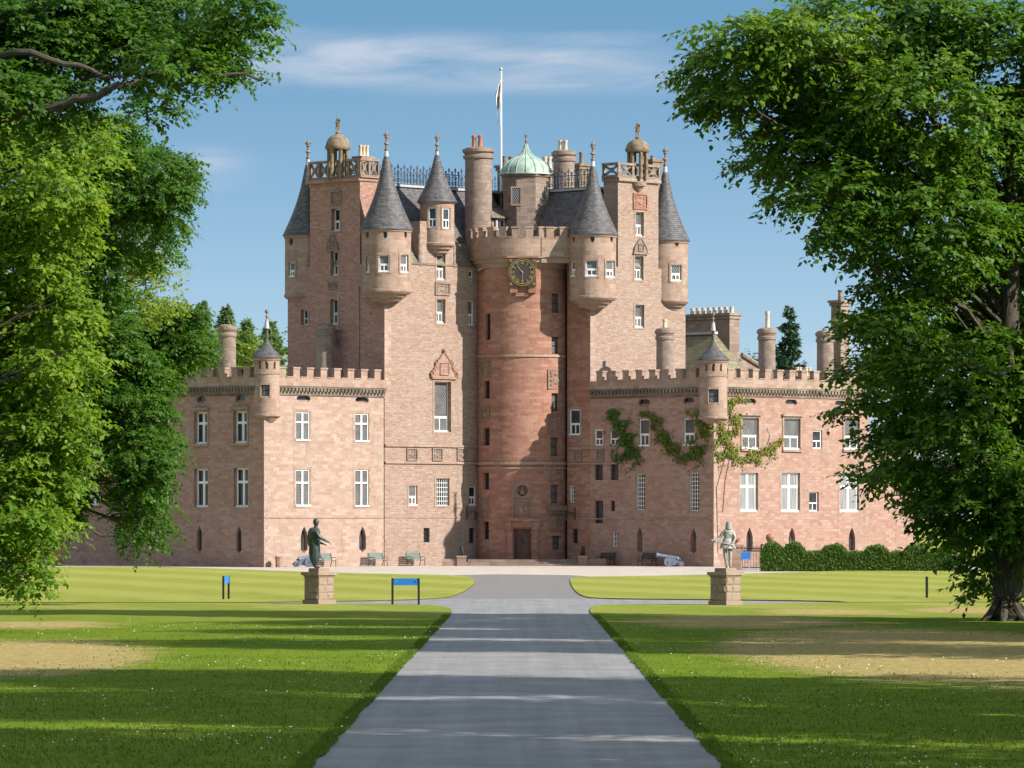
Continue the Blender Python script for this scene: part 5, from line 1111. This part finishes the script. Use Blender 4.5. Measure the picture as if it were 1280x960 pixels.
# the hedge with clipped domes along the right wing
def hedge():
    a, b = G(951, 714.2), G(1192, 714.6); L = math.dist(a, b); d = ((b[0]-a[0])/L, (b[1]-a[1])/L); fr = PF(a, d, (-d[1], d[0])); h = empty('hedge', (a[0], a[1], 0), 'clipped green hedge with domed tops below the right wing', 'hedge')
    sp = fr.Y(L/2)/F; doms = [(fr.u(px), rx*sp, Zat(py, fr.Y(fr.u(px)))) for px, rx, py in ((965, 14, 678.5), (992, 15, 679.5), (1042, 17, 681.5), (1095, 17, 683), (1144, 16, 682), (1180, 12, 684))]
    zt = Zat(692, fr.Y(L/2)); n = 30000; u = rng.uniform(0, L, n); f = rng.uniform(0, 1, n); dep = 1.3
    top = np.full(n, zt)+.06*np.sin(u*2.2)
    for c, r, z in doms: q2 = 1-((u-c)/r)**2; top = np.maximum(top, np.where(q2 > 0, zt-.25+(z-zt+.25)*np.sqrt(np.maximum(q2, 0)), 0))
    side = f < .62; zz = np.where(side, rng.uniform(0, 1, n)*top, top); dd = np.where(side, rng.uniform(-.06, .06, n), rng.uniform(0, dep, n)); zz = np.where(~side, zz-(np.abs(dd/dep-.5)*2)**3*.25, zz)+rng.normal(size=n)*.055+.05*np.sin(u*5.1)*np.sin(u*1.7)
    P = np.stack([a[0]+d[0]*u-d[1]*dd, a[1]+d[1]*u+d[0]*dd, zz], 1)-np.array([a[0], a[1], 0]); out = np.where(side[:, None], np.array([d[1], -d[0], .25]), np.array([0, 0, 1.])+np.array([d[1], -d[0], 0])*.3)
    NR = norm(out+rng.normal(size=(n, 3))*.45); AX = norm(np.cross(NR, rng.normal(size=(n, 3))))+NR*.4
    Q = leaves(P, AX, NR, .13*rng.uniform(.6, 1.3, n)); link_mesh('foliage', quads_to_mesh('foliage', Q, np.clip(.45+rng.normal(size=n)*.18, 0, 1)), M['hedge_leaf'], h)
    mb = MB(); k = 70; o3 = (a[0], a[1], 0)
    for i in range(k):
        u0, u1 = L*i/k, L*(i+1)/k
        def tp(u): 
            t = zt
            for c, r, z in doms:
                q2 = 1-((u-c)/r)**2
                if q2 > 0: t = max(t, zt-.25+(z-zt+.25)*math.sqrt(q2))
            return t-.1
        mb.face([fr.p(u0, 0, .08), fr.p(u1, 0, .08), fr.p(u1, tp(u1), .1), fr.p(u0, tp(u0), .1)]); mb.face([fr.p(u0, tp(u0), .1), fr.p(u1, tp(u1), .1), fr.p(u1, tp(u1)-.1, dep), fr.p(u0, tp(u0)-.1, dep)])
    for u in (.05, L-.05): mb.face([fr.p(u, 0, .08), fr.p(u, zt-.1, .08), fr.p(u, zt-.1, dep), fr.p(u, 0, dep)])
    mb.build('stems', M['hedge_core'], h, origin=o3)  # dark inner core added to close gaps between leaves; holds no stems
M['hedge_core'] = plain('hedge inside', (.018, .03, .01), .95, .05, .4, 4)
hedge()
# creepers on the right wing walls
def creeper(fr, patches, m, label, n, seed, stems=()):
    r2 = np.random.default_rng(seed); tot = sum(p[2]*p[3] for p in patches); P, T = [], []
    for (px, py, rx, ry, rot, tn) in patches:
        k = max(40, int(n*rx*ry/tot)); rr = np.sqrt(r2.uniform(0, 1, k))*(1+.6*r2.normal(size=k)); aa = r2.uniform(0, 6.283, k); x = rx*rr*np.cos(aa); y = ry*rr*np.sin(aa); ca, sa = math.cos(rot), math.sin(rot)
        X = px+x*ca-y*sa; Y = py+x*sa+y*ca
        for a, b in zip(X, Y): u = fr.u(a); P.append(fr.p(u, Zat(b, fr.Y(u)), -r2.uniform(.03, .25))); T.append(tn+r2.normal()*.15)
    P = np.array(P); T = np.array(T); kk = np.sin(P[:, 0]*4.1+P[:, 2]*2.3+seed)+np.sin(P[:, 2]*5.3-P[:, 0]*2.7)+r2.normal(size=len(P))*.5 > -.35; P, T = P[kk], T[kk]; b0 = (P[:, 0].mean(), P[:, 1].mean(), 0); ni = np.array([-fr.i[0], -fr.i[1], .35]); k = len(P)
    NR = norm(ni+r2.normal(size=(k, 3))*.5); AX = norm(np.array([0, 0, -1.])+r2.normal(size=(k, 3))*.6)
    t = empty('creeper', b0, label, 'climbing plant', 'creepers on the right wing'); Q = leaves(P-np.array(b0), AX, NR, (.155*r2.uniform(.6, 1.4, k)), .85)
    link_mesh('foliage', quads_to_mesh('foliage', Q, np.clip(np.array(T), 0, 1)), M[m], t)
    mb = MB()
    for st in stems:
        pts = []
        for px, py in st: u = fr.u(px); pts.append(fr.p(u, Zat(py, fr.Y(u)), -.05))
        mb.tube(pts, .022, 5)
    if stems: mb.build('stem', M['bark'], t, origin=b0)
creeper(RL, [(776, 528, 14, 9, .6, .5), (786, 545, 9, 9, 0, .35), (785, 565, 12, 14, 0, .25), (797, 568, 8, 5, 0, .3), (768, 516, 6, 5, 0, .5)], 'hedge_leaf', 'dark green creeper patch on the shaded wall beside two small white windows', 3400, 3, [[(784, 580), (780, 540), (764, 514)]])
creeper(RL, [(806, 517, 10, 3, .2, .6), (822, 523, 8, 5, .3, .5), (829, 545, 10, 8, .4, .4), (840, 558, 13, 8, .4, .35), (858, 570, 14, 8, .3, .35), (874, 560, 9, 12, -.3, .4), (880, 535, 8, 14, 0, .5), (876, 517, 7, 7, .5, .75), (862, 517, 5, 3, .3, .7), (818, 536, 3, 6, 0, .5)], 'creeper_leaf', 'patchy creeper around the shaded windows left of the right corner turret', 4600, 4, [[(878, 580), (845, 560), (822, 525), (800, 514)]])
creeper(RR, [(915, 505, 7, 10, .2, .75), (924, 498, 10, 3, .1, .8), (919, 525, 8, 7, 0, .7), (902, 540, 8, 12, .2, .75), (914, 538, 8, 8, .4, .7), (910, 565, 14, 10, 0, .7), (935, 570, 20, 9, 0, .7), (955, 567, 12, 7, -.3, .75), (966, 560, 8, 6, -.8, .9), (972, 552, 6, 4, -.8, .95), (900, 560, 8, 12, 0, .65)], 'creeper_leaf', 'yellow green creeper on the sunlit wall right of the right corner turret', 5200, 5, [[(903, 640), (906, 600), (912, 570), (935, 572), (970, 552)], [(897, 690), (895, 610), (905, 575), (915, 500)], [(955, 566), (962, 545), (958, 535)]])

# ------------------------------------------------------------------ short grass and daisies on the near lawns
M['petal'] = plain('daisy petal', (.62, .62, .54), .8, .1, .1)
def turf():
    P, ln = [], []
    polys = (near_left, near_right)
    for y0, y1, dens in ((66, 82, 60), (82, 100, 36), (100, 125, 20), (125, 160, 9)):
        w = .112*y1+1; n = int(dens*2*w*(y1-y0)); x = rng.uniform(-w, w, n); y = rng.uniform(y0, y1, n); k = inpoly(x, y, near_left) | inpoly(x, y, near_right); P.append(np.stack([x[k], y[k], np.full(k.sum(), .045)], 1))
    for pl, s in ((near_left, 1), (near_right, -1)):              # ragged fringe along the drive edge
        y = rng.uniform(66, 175, 16000); e = np.array([q for q in pl if abs(q[0]) < 6 and 14 < q[1] < 178]); e = e[np.argsort(e[:, 1])]; x = np.interp(y, e[:, 1], e[:, 0])-s*rng.uniform(-.05, .22, len(y)); P.append(np.stack([x, y, np.full(len(y), .035)], 1))
    P = np.concatenate(P); dry = np.zeros(len(P))
    for cx, cy, rx, ry in ((11.5, 129, 5.5, 26), (8, 165, 5, 14), (-13.8, 123, 4.2, 17), (-16, 160, 4, 9)): dry = np.maximum(dry, np.exp(-.9*(((P[:, 0]-cx)/rx)**2+((P[:, 1]-cy)/ry)**2)))
    P = P[rng.uniform(0, 1, len(P)) > dry*1.3]; n = len(P); AX = norm(np.array([0, 0, 1.])+rng.normal(size=(n, 3))*np.array([.55, .55, .1])); NR = norm(rng.normal(size=(n, 3))+np.array([.3, -.5, .6]))
    Q = leaves(P, AX, NR, .055*rng.uniform(.5, 1.5, n), .30, .1); o = link_mesh('grass', quads_to_mesh('grass', Q, np.clip(.4+rng.normal(size=n)*.25, 0, 1)), M['blade']); tag(o, 'short mown grass blades on the near lawns', 'grass', kind='stuff')
    n = 3000; y = 66+100*rng.uniform(0, 1, n)**1.2; x = rng.uniform(-1, 1, n)*(.112*y); k = (inpoly(x, y, near_left) | inpoly(x, y, near_right)); k &= np.sin(x*.9+y*.23)+np.sin(y*.31-x*.4)+rng.normal(size=n)*.9 > .55; x, y = x[k], y[k]; n = len(x)
    P = np.stack([x, y, rng.uniform(.085, .11, n)], 1); NR = norm(np.array([0, -.5, 1.])+rng.normal(size=(n, 3))*.3); AX = np.cross(NR, rng.normal(size=(n, 3))); s = .03*rng.uniform(.6, 1.4, n); Q = leaves(P, AX, NR, s, .95, 0)
    o = link_mesh('daisies', quads_to_mesh('daisies', Q, np.full(n, .5)), M['petal']); tag(o, 'tiny white daisies scattered over the near lawns', 'daisies', kind='stuff')
turf()
# ------------------------------------------------------------------ statues, pedestals, signs, benches, cannons, gate
def pedestal(px, py, wpx, ztop, label):
    x, y = G(px, py); t = empty('pedestal', (x, y, 0), label, 'pedestal', 'statue pedestals', R(45)); rnd = random.Random(px)
    s = wpx*y/F/2/math.sqrt(2); f = [PF((-s*a-0, 0), (1, 0), (0, 1)) for a in (1,)]
    mb = MB(); w = s*.96; mb.xbox(-w-.06, w+.06, -w-.06, w+.06, 0, .22); part_ = mb.build('base', M['pedestal_stone'], t)
    mb = MB(); z = .22; zc = ztop-.36; nc = 3
    for c in range(nc):
        h = (zc-z)/(nc-c)*rnd.uniform(.9, 1.1) if c < nc-1 else zc-z
        for sd in range(4):
            ca, sa = math.cos(sd*math.pi/2), math.sin(sd*math.pi/2); fr = PF((-w*ca+w*sa, -w*sa-w*ca), (ca, sa), (-sa, ca)); cut = [0, rnd.uniform(.35, .65)*2*w, 2*w]
            for k in range(2):
                a, b = cut[k]+.012, cut[k+1]-.012; c0, c1 = z+.012, z+h-.012; p = rnd.uniform(.01, .05)
                e = [fr.p(a, c0, 0), fr.p(b, c0, 0), fr.p(b, c1, 0), fr.p(a, c1, 0)]; m_ = .05
                g4 = [fr.p(a+m_*rnd.uniform(.5, 1.5), c0+m_*rnd.uniform(.5, 1.5), -p*rnd.uniform(.5, 1.4)), fr.p(b-m_*rnd.uniform(.5, 1.5), c0+m_*rnd.uniform(.5, 1.5), -p*rnd.uniform(.5, 1.4)), fr.p(b-m_*rnd.uniform(.5, 1.5), c1-m_*rnd.uniform(.5, 1.5), -p*rnd.uniform(.5, 1.4)), fr.p(a+m_*rnd.uniform(.5, 1.5), c1-m_*rnd.uniform(.5, 1.5), -p*rnd.uniform(.5, 1.4))]
                mb.face(g4)
                for i in range(4): j = (i+1) % 4; mb.face([e[i], e[j], g4[j], g4[i]])
            mb.face([fr.p(0, z, .006), fr.p(2*w, z, .006), fr.p(2*w, z+h, .006), fr.p(0, z+h, .006)])
        z += h
    mb.build('shaft', M['pedestal_stone'], t)
    mb = MB(); mb.xbox(-w-.1, w+.1, -w-.1, w+.1, zc+.07, zc+.2); mb.xbox(-w-.03, w+.03, -w-.03, w+.03, zc, zc+.07); mb.build('cap', M['pedestal_stone'], t)
    mb = MB(); v = w*.72; mb.xbox(-v, v, -v, v, zc+.2, ztop); mb.build('plinth', M['pedestal_stone'], t)
    return x, y
M['pedestal_stone'] = stone('pedestal sandstone', (.31, .20, .14), (.42, .28, .20), (.52, .36, .265), (.2, .15, .12), 5, 5, .01, .8, .4, .35, .002, .1)
def hand(J, E, w, p, d, r=.014):
    """five short skinned fingers from a wrist joint index"""
    p = Vector(p); d = Vector(d).normalized(); s = d.cross(Vector((0, 0, 1))).normalized(); J.append((tuple(p+d*.07), .034)); E.append((w, len(J)-1)); pm = len(J)-1
    for k in range(4):
        b = p+d*.11+s*(k-1.5)*.024; J.append((tuple(b), r)); E.append((pm, len(J)-1)); L = (.07, .085, .08, .06)[k]
        J.append((tuple(b+d*L*.6+Vector((0, 0, -.012))), r*.9)); E.append((len(J)-2, len(J)-1)); J.append((tuple(b+d*L+Vector((0, 0, -.04))), r*.7)); E.append((len(J)-2, len(J)-1))
    b = p+d*.05-s*.045; J.append((tuple(b), r)); E.append((w, len(J)-1)); J.append((tuple(b+d*.05-s*.02), r*.8)); E.append((len(J)-2, len(J)-1))
def statue_robed(x, y, z):
    t = empty('statue', (x, y, z), 'dark robed bronze statue with one arm held out, on the left pedestal', 'statue', 'statues on pedestals')
    J = [((0, 0, 1.05), (.25, .24)), ((.0, 0, 1.30), (.25, .27)), ((.0, 0, 1.52), (.19, .25)), ((.03, 0, 1.67), .085), ((.05, 0, 1.76), .085), ((.055, 0, 1.88), (.115, .10)), ((.05, 0, 1.98), (.085, .08)),
         ((-.02, 0, .75), (.25, .25)), ((-.02, 0, .45), (.23, .24)), ((0, 0, .14), (.20, .22)), ((.02, -.11, .05), .06), ((.2, -.12, .04), .045), ((.03, .11, .05), .06), ((.22, .13, .04), .045),
         ((.06, -.26, 1.5), .11), ((.20, -.32, 1.27), .085), ((.42, -.30, 1.16), .06), ((.52, -.29, 1.10), .042), ((.05, .26, 1.5), .11), ((.08, .33, 1.2), .085), ((.24, .26, 1.02), .06), ((.32, .2, 1.0), .042)]
    E = [(0, 1), (1, 2), (2, 3), (3, 4), (4, 5), (5, 6), (0, 7), (7, 8), (8, 9), (9, 10), (10, 11), (9, 12), (12, 13), (2, 14), (14, 15), (15, 16), (16, 17), (2, 18), (18, 19), (19, 20), (20, 21)]
    hand(J, E, 17, J[17][0], (.9, .05, -.5)); hand(J, E, 21, J[21][0], (.8, -.5, -.2))
    me = skin_mesh('figure', J, E, 2)
    for v in me.vertices:                                   # robe folds and a wind-blown hem
        a = math.atan2(v.co.y, v.co.x); k = max(0, min(1, (1.45-v.co.z)/.5))*max(0, min(1, v.co.z/.15)); rr = math.hypot(v.co.x, v.co.y)
        if rr < .36 and k > 0: s = 1+.07*k*math.sin(a*9+v.co.z*2.5); v.co.x *= s; v.co.y *= s
    me.polygons.foreach_set('use_smooth', [True]*len(me.polygons)); fo = link_mesh('figure', me, M['bronze'], t)
    mb = MB(); mb.lathe((-.01, 0), [(.27, .95), (.31, 1.05), (.33, 1.3), (.31, 1.5), (.23, 1.63), (.12, 1.68)], 28)
    for i in range(len(mb.v)):
        X, Y, Z = mb.v[i]; a = math.atan2(Y, X); s = .88+.05*math.sin(a*7+Z*3)-.25*max(0, math.cos(a))*(1 if Z < 1.5 else .4); mb.v[i] = (X*s, Y*s, Z+.10*math.cos(a)*(1.6-Z))
    mb.build('cloak', M['bronze'], t)
    mb = MB(); mb.lathe((.045, 0), [(.118, 1.83), (.125, 1.92), (.105, 2.0), (.05, 2.045), (0, 2.05)], 14); mb.build('hair', M['bronze'], t)
    mb = MB(); mb.sphere((.15, 0, 1.885), .022, 6); mb.sphere((.135, -.04, 1.91), .013, 6); mb.sphere((.135, .04, 1.91), .013, 6); mb.tube([(.135, -.03, 1.835), (.142, 0, 1.833), (.135, .03, 1.835)], .01, 5); mb.sphere((.05, -.105, 1.885), .025, 6); mb.sphere((.05, .105, 1.885), .025, 6); mb.build('face_detail', M['bronze'], t)
    return t
def statue_cavalier(x, y, z):
    t = empty('statue', (x, y, z), 'pale grey statue of a man wearing coat and sword on the right pedestal', 'statue', 'statues on pedestals')
    J = [((0, 0, 1.02), (.19, .15)), ((.0, 0, 1.2), (.155, .12)), ((.02, 0, 1.42), (.20, .145)), ((.03, 0, 1.54), (.13, .1)), ((.04, 0, 1.63), .065), ((.05, -.01, 1.74), (.10, .11)), ((.05, -.01, 1.84), (.08, .085)),
         ((-.09, 0, .88), .125), ((-.10, .03, .5), .085), ((-.06, .02, .3), .075), ((-.03, 0, .07), .055), ((-.05, .13, .04), .045), ((.10, 0, .88), .125), ((.11, -.02, .5), .085), ((.10, 0, .3), .075), ((.10, 0, .07), .055), ((.16, .12, .04), .045),
         ((-.17, 0, 1.46), .09), ((-.32, .03, 1.22), .07), ((-.50, -.06, 1.10), .05), ((-.56, -.08, 1.08), .04), ((.22, 0, 1.46), .09), ((.31, -.06, 1.2), .07), ((.22, -.16, 1.04), .05), ((.17, -.18, 1.0), .04)]
    E = [(0, 1), (1, 2), (2, 3), (3, 4), (4, 5), (5, 6), (0, 7), (7, 8), (8, 9), (9, 10), (10, 11), (0, 12), (12, 13), (13, 14), (14, 15), (15, 16), (3, 17), (17, 18), (18, 19), (19, 20), (3, 21), (21, 22), (22, 23), (23, 24)]
    hand(J, E, 20, J[20][0], (-.8, -.2, -.4)); hand(J, E, 24, J[24][0], (-.7, -.3, -.5))
    me = skin_mesh('figure', J, E, 2); me.polygons.foreach_set('use_smooth', [True]*len(me.polygons)); link_mesh('figure', me, M['pale_lead'], t)
    mb = MB(); mb.lathe((0, 0), [(.34, .80), (.29, .95), (.2, 1.12), (.185, 1.2)], 24)
    for i in range(len(mb.v)): X, Y, Z = mb.v[i]; a = math.atan2(Y, X); s = 1+.06*math.sin(a*8) if Z < 1.1 else 1; mb.v[i] = (X*s, Y*s*.72, Z)
    mb.build('coat', M['pale_lead'], t)
    mb = MB(); mb.lathe((.05, -.01), [(.14, 1.58), (.145, 1.68), (.125, 1.8), (.115, 1.87), (.06, 1.905), (0, 1.91)], 16); mb.build('hair', M['pale_lead'], t)
    mb = MB(); mb.tube([(-.60, -.20, 1.12), (-.1, -.22, 1.0), (.5, -.2, .84)], .022, 6); mb.tube([(-.48, -.28, 1.0), (-.46, -.14, 1.18)], .025, 6); mb.sphere((-.64, -.2, 1.13), .045, 8); mb.build('sword', M['pale_lead'], t)
    return t
x, y = pedestal(399, 756.3, 38.5, 1.52, 'square rough stone pedestal under the dark robed statue'); statue_robed(x-.18, y, 1.52)
x, y = pedestal(907, 757.6, 39.5, 1.55, 'square rough stone pedestal under the pale statue with a sword'); statue_cavalier(x+.08, y, 1.55)

def post(mb, x, y, h, w=.05, d=.05): mb.xbox(x-w, x+w, y-d, y+d, 0, h)
# blue notice board facing the drive
x, y = G(507, 757.3); t = empty('notice_sign', (x, y, 0), 'blank blue board on two black posts beside the left edge of the drive', 'sign')
for sx in (-1, 1):
    mb = MB(); post(mb, sx*.535, 0, 1.13, .045, .045); mb.build('post', M['black'], t)
mb = MB(); mb.xbox(-.49, .49, -.035, .035, .84, 1.12); b_ = mb.build('board', M['blue'], t)
mb = MB(); mb.xbox(-.40, -.365, -.045, -.036, .96, 1.01); mb.xbox(-.385, -.36, -.046, -.0361, .985, 1.03); mb.build('emblem', M['lead'], b_)
mb = MB(); mb.xbox(.36, .42, -.045, -.036, .97, 1.0); mb.xbox(.36, .385, -.046, -.0361, .95, 1.02); mb.build('emblem', M['black'], b_)
x, y = G(282.5, 750.3); t = empty('notice_sign', (x, y, 0), 'blue board seen almost edge on between two black posts on the left lawn', 'sign', None, R(80))
for sx in (-1, 1):
    mb = MB(); post(mb, sx*.5, 0, 1.06, .04, .04); mb.build('post', M['black'], t)
mb = MB(); mb.xbox(-.46, .46, -.03, .03, .74, 1.05); mb.build('board', M['blue'], t)
x, y = G(1158.5, 748.5); t = empty('notice_sign', (x, y, 0), 'dark board seen edge on between black posts on the right lawn', 'sign', None, R(86))
for sx in (-1, 1):
    mb = MB(); post(mb, sx*.5, 0, .98, .04, .05); mb.build('post', M['black'], t)
mb = MB(); mb.xbox(-.46, .46, -.03, .03, .66, .97); mb.build('board', M['black'], t)

# benches along the walls
def bench(x, y, rz, m, label):
    t = empty('bench', (x, y, 0), label, 'bench', 'benches against the castle walls', rz)
    for i in range(1):
        mb = MB()
        for k in range(5): mb.xbox(-.78, .78, -.20+k*.095, -.20+k*.095+.075, .43, .465)
        mb.build('seat', M[m], t); mb = MB(); fb = 0
        for k in range(4):
            z = .52+k*.115; o = .26+k*.035; mb.xbox(-.78, .78, o, o+.03, z, z+.095)
        mb.build('backrest', M[m], t)
    for s in (-.68, .68):
        mb = MB(); mb.tube([(s, -.22, 0), (s, -.20, .3), (s, -.14, .43), (s, .24, .42), (s, .36, .95)], .028, 6); mb.tube([(s, .36, 0), (s, .26, .25), (s, .22, .42)], .028, 6); mb.tube([(s, -.2, .43), (s, -.24, .62), (s, -.1, .67), (s, .28, .66)], .024, 6); mb.build('leg', M['iron'], t)
def on(fr, px, d): u = fr.u(px); p = fr.p(u, 0, -d); return p[0], p[1]
for px, lab in ((398, 'grey green bench partly behind the dark robed statue'), (462.5, 'grey green bench under the arched slit on the sunlit left wall'), (509.5, 'grey green bench under the small barred window left of the door')): bench(*on(LR, px, .9), R(45), 'bench_green', lab)
for px, lab in ((767, 'dark bench right of the door below the small barred window'), (819, 'dark bench beside the right cannon')): bench(*on(RL, px, .9), R(-45), 'bench_dark', lab)
# cannons
def cannon(x, y, rz, label):
    t = empty('cannon', (x, y, 0), label, 'cannon', 'cannons beside the castle wings', rz)
    mb = MB(); pr = [(0, -.62), (.06, -.62), (.085, -.57), (.06, -.5), (.19, -.47), (.21, -.40), (.185, -.36), (.175, .1), (.165, .14), (.15, .9), (.145, 1.0), (.185, 1.08), (.17, 1.18), (.10, 1.18), (.09, .9)]
    mb.lathe((0, 0), pr, 18); c, s = math.cos(R(78)), math.sin(R(78)); mb.v = [(X*c+Z*s+.1, Y, -X*s+Z*c*.9+.62) for X, Y, Z in mb.v]; mb.build('barrel', M['gun'], t, weld=True)
    mb = MB()
    for s in (-.24, .24):
        mb.face([(-.75, s-.05, .12), (.6, s-.05, .12), (.6, s-.05, .55), (.1, s-.05, .62), (-.2, s-.05, .45), (-.75, s-.05, .3)]); mb.face([(-.75, s+.05, .12), (.6, s+.05, .12), (.6, s+.05, .55), (.1, s+.05, .62), (-.2, s+.05, .45), (-.75, s+.05, .3)])
        o = [(-.75, .12), (.6, .12), (.6, .55), (.1, .62), (-.2, .45), (-.75, .3)]
        for i in range(6): a, b = o[i], o[(i+1) % 6]; mb.face([(a[0], s-.05, a[1]), (b[0], s-.05, b[1]), (b[0], s+.05, b[1]), (a[0], s+.05, a[1])])
    mb.xbox(-.6, -.45, -.19, .19, .14, .26); mb.xbox(.35, .5, -.19, .19, .14, .26); mb.tube([(.4, -.42, .3), (.4, .42, .3)], .05, 8); mb.tube([(-.5, -.40, .2), (-.5, .40, .2)], .045, 8); mb.build('carriage', M['gun'], t)
    for cx, r in ((.4, .34), (-.5, .2)):
        for sy in (-.38, .38):
            mb = MB(); mb.lathe((0, 0), [(.07, -.06), (.07, -.05), (r*.78, -.04), (r*.8, -.055), (r, -.055), (r, .055), (r*.8, .055), (r*.78, .04), (.07, .05), (.09, .08), (0, .08)], 20); mb.v = [(X+cx, Z+sy, Y+r) for X, Y, Z in mb.v]; mb.build('wheel', M['gun'], t)
cannon(*on(LR, 364, 1.3), R(8), 'blue grey cannon at the foot of the left wing corner')
cannon(*on(RL, 857, 1.3), R(186), 'blue grey cannon on the shaded side of the right wing corner')
mb = MB(); mb.lathe((0, 0), [(.25, 0), (.25, .62), (.29, .64), (.29, .76), (.22, .8), (0, .82)], 8, 0, False, .4); x, y = on(LR, 339, .8); tag(mb.build('stone_block', M['ashlar_red'], None, (x, y, 0)), 'short pink stone bollard beside the left cannon', 'bollard')
# seated lions on piers at the ends of the steps
for px, fr, lab in ((577, LT, 'left'), (728.5, RL, 'right')):
    x, y = (Xat(577, 350.6), 350.6) if lab == 'left' else (Xat(728.5, 350.6), 350.6)
    mb = MB(); mb.xbox(-.33, .33, -.33, .33, 0, .62); mb.xbox(-.38, .38, -.38, .38, .62, .74); mb.xbox(-1.4 if lab == 'left' else .34, -.34 if lab == 'left' else 1.7, -.2, .25, 0, .5)
    tag(mb.build('stone_pier', M['buff'], None, (x, y, 0)), 'low stone pier at the %s end of the entrance steps' % lab, 'pier', 'piers beside the entrance steps')
    j = [((0, .12, .16), .16), ((0, .06, .36), .13), ((0, -.02, .54), .13), ((0, -.04, .66), .12), ((0, -.14, .66), .075), ((-.08, -.1, .34), .06), ((-.08, -.14, .05), .05), ((.08, -.1, .34), .06), ((.08, -.14, .05), .05), ((-.15, .08, .08), .075), ((-.15, -.08, .05), .045), ((.15, .08, .08), .075), ((.15, -.08, .05), .045)]
    me = skin_mesh('lion_statue', j, [(0, 1), (1, 2), (2, 3), (3, 4), (2, 5), (5, 6), (2, 7), (7, 8), (0, 9), (9, 10), (0, 11), (11, 12)]); o = link_mesh('lion_statue', me, M['black'], None, (x, y, .74))
    tag(o, 'small black seated lion on the pier %s of the steps' % lab, 'statue', 'lions beside the entrance steps')
# iron gate, ball-topped piers and the little blue sign by the hedge
Yg = 322.0
for px, pyt, m, lab in ((920, 668, 'ashlar_red', 'stone gate pier with a ball top partly behind the pale statue'), (962.5, 667, 'ashlar_red', 'stone gate pier whose red ball rises above the hedge')):
    t = empty('gate_pier', (Xat(px, Yg+1.5), Yg+1.5, 0), lab, 'gate pier', 'ball topped gate piers'); zt = Zat(pyt, Yg); mb = MB(); mb.xbox(-.42, .42, -.42, .42, 0, zt-.85); mb.xbox(-.5, .5, -.5, .5, zt-.85, zt-.7); mb.build('shaft', M[m], t)
    mb = MB(); mb.lathe((0, 0), [(.2, zt-.7), (.12, zt-.58)], 10); mb.sphere((0, 0, zt-.28), .29, 14); mb.build('ball', M['stair'], t)
t = empty('gate', (Xat(940, Yg+1.5), Yg+1.5, 0), 'open work black iron gate between the ball topped piers', 'gate'); mb = MB(); mb.xbox(-.62, .62, -.03, .03, .15, .22); mb.xbox(-.62, .62, -.031, .031, 1.25, 1.3); mb.xbox(-.62, .62, -.032, .032, 1.45, 1.5)
for k in range(13): xx = -.62+k*1.24/12; mb.tube([(xx, 0, 0), (xx, 0, 1.62)], .018, 5, 0, False)
for k in range(6):
    xx = -.5+k*.2; mb.tube([(xx+.075*math.cos(a), 0, 1.375+.075*math.sin(a)) for a in [6.283*i/8 for i in range(9)]], .014, 4, 0, False, False)
mb.build('grille', M['iron'], t)
mb = MB(); mb.xbox(.57, .68, -.05, .05, 0, 1.75); mb.build('post', M['iron'], t)
t = empty('notice_sign', (Xat(932, Yg-.5), Yg-.5, 0), 'small blue sign on two pale legs in front of the iron gate', 'sign'); mb = MB(); mb.xbox(-.30, .30, -.03, .03, .75, 1.22); mb.build('board', M['blue'], t)
for s in (-.26, .26): mb = MB(); mb.xbox(s-.03, s+.03, .031, .08, 0, 1.2); mb.build('post', M['lead'], t)
# red brick pier at the far left
x, y = Xat(71, 350), 350; mb = MB(); mb.xbox(-.35, .35, -.35, .35, 0, 1.7); mb.xbox(-.45, .45, -.45, .45, 1.7, 1.9); mb.lathe((0, 0), [(.4, 1.9), (.1, 2.15), (0, 2.15)], 4, 0, False, .785); tag(mb.build('brick_pier', M['redbrick'], None, (x, y, 0)), 'red brick pier at the foot of the low range, far left', 'gate pier')
# flagpole with its flag hanging slack
x, y = Xat(626.3, 364), 364; zt = Zat(88, 364); t = empty('flagpole', (x, y, 22), 'tall white flagpole rising from the castle roof', 'flagpole')
mb = MB(); mb.tube([(0, 0, 0), (0, 0, zt-22)], [.10, .07], 10); mb.build('pole', M['white'], t); mb = MB(); mb.sphere((0, 0, zt-21.9), .14, 8); mb.build('finial', M['lead'], t)
def flag():
    zt2 = Zat(100, 364)-22; zb = Zat(157, 364)-22; n = 26; mb = MB(); cols = [0, 0, 1, 0, 2, 0, 1, 0]
    for j in range(n):
        for k in range(8):
            def P(k_, j_):
                f = j_/n; w = (.30+.12*math.sin(f*7))*(.35+.65*math.sin(min(1, f*1.6)*1.57)); a = k_/8; return (-.1-w*a*.75+.1*math.sin(f*5+a*3), -.08-.16*math.sin(a*9.4+f*2), zt2+(zb-zt2)*(f*(1-.1*a))-.25*a)
            mb.face([P(k, j), P(k+1, j), P(k+1, j+1), P(k, j+1)], None, 1 if (k in (3, 4) and 8 < j < 19) else (2 if (k+j//5) % 6 == 2 else 0), True)
    o = mb.build('flag', [M['white'], M['flag_blue'], M['flag_grey']], None, (x, y, 22)); tag(o, 'limp white and dark flag hanging close against the white flagpole', 'flag')
M['flag_blue'] = plain('dark flag cloth', (.03, .03, .05), .8, .1, .2); M['flag_grey'] = plain('pale flag cloth', (.5, .42, .42), .8, .1, .2)
flag()
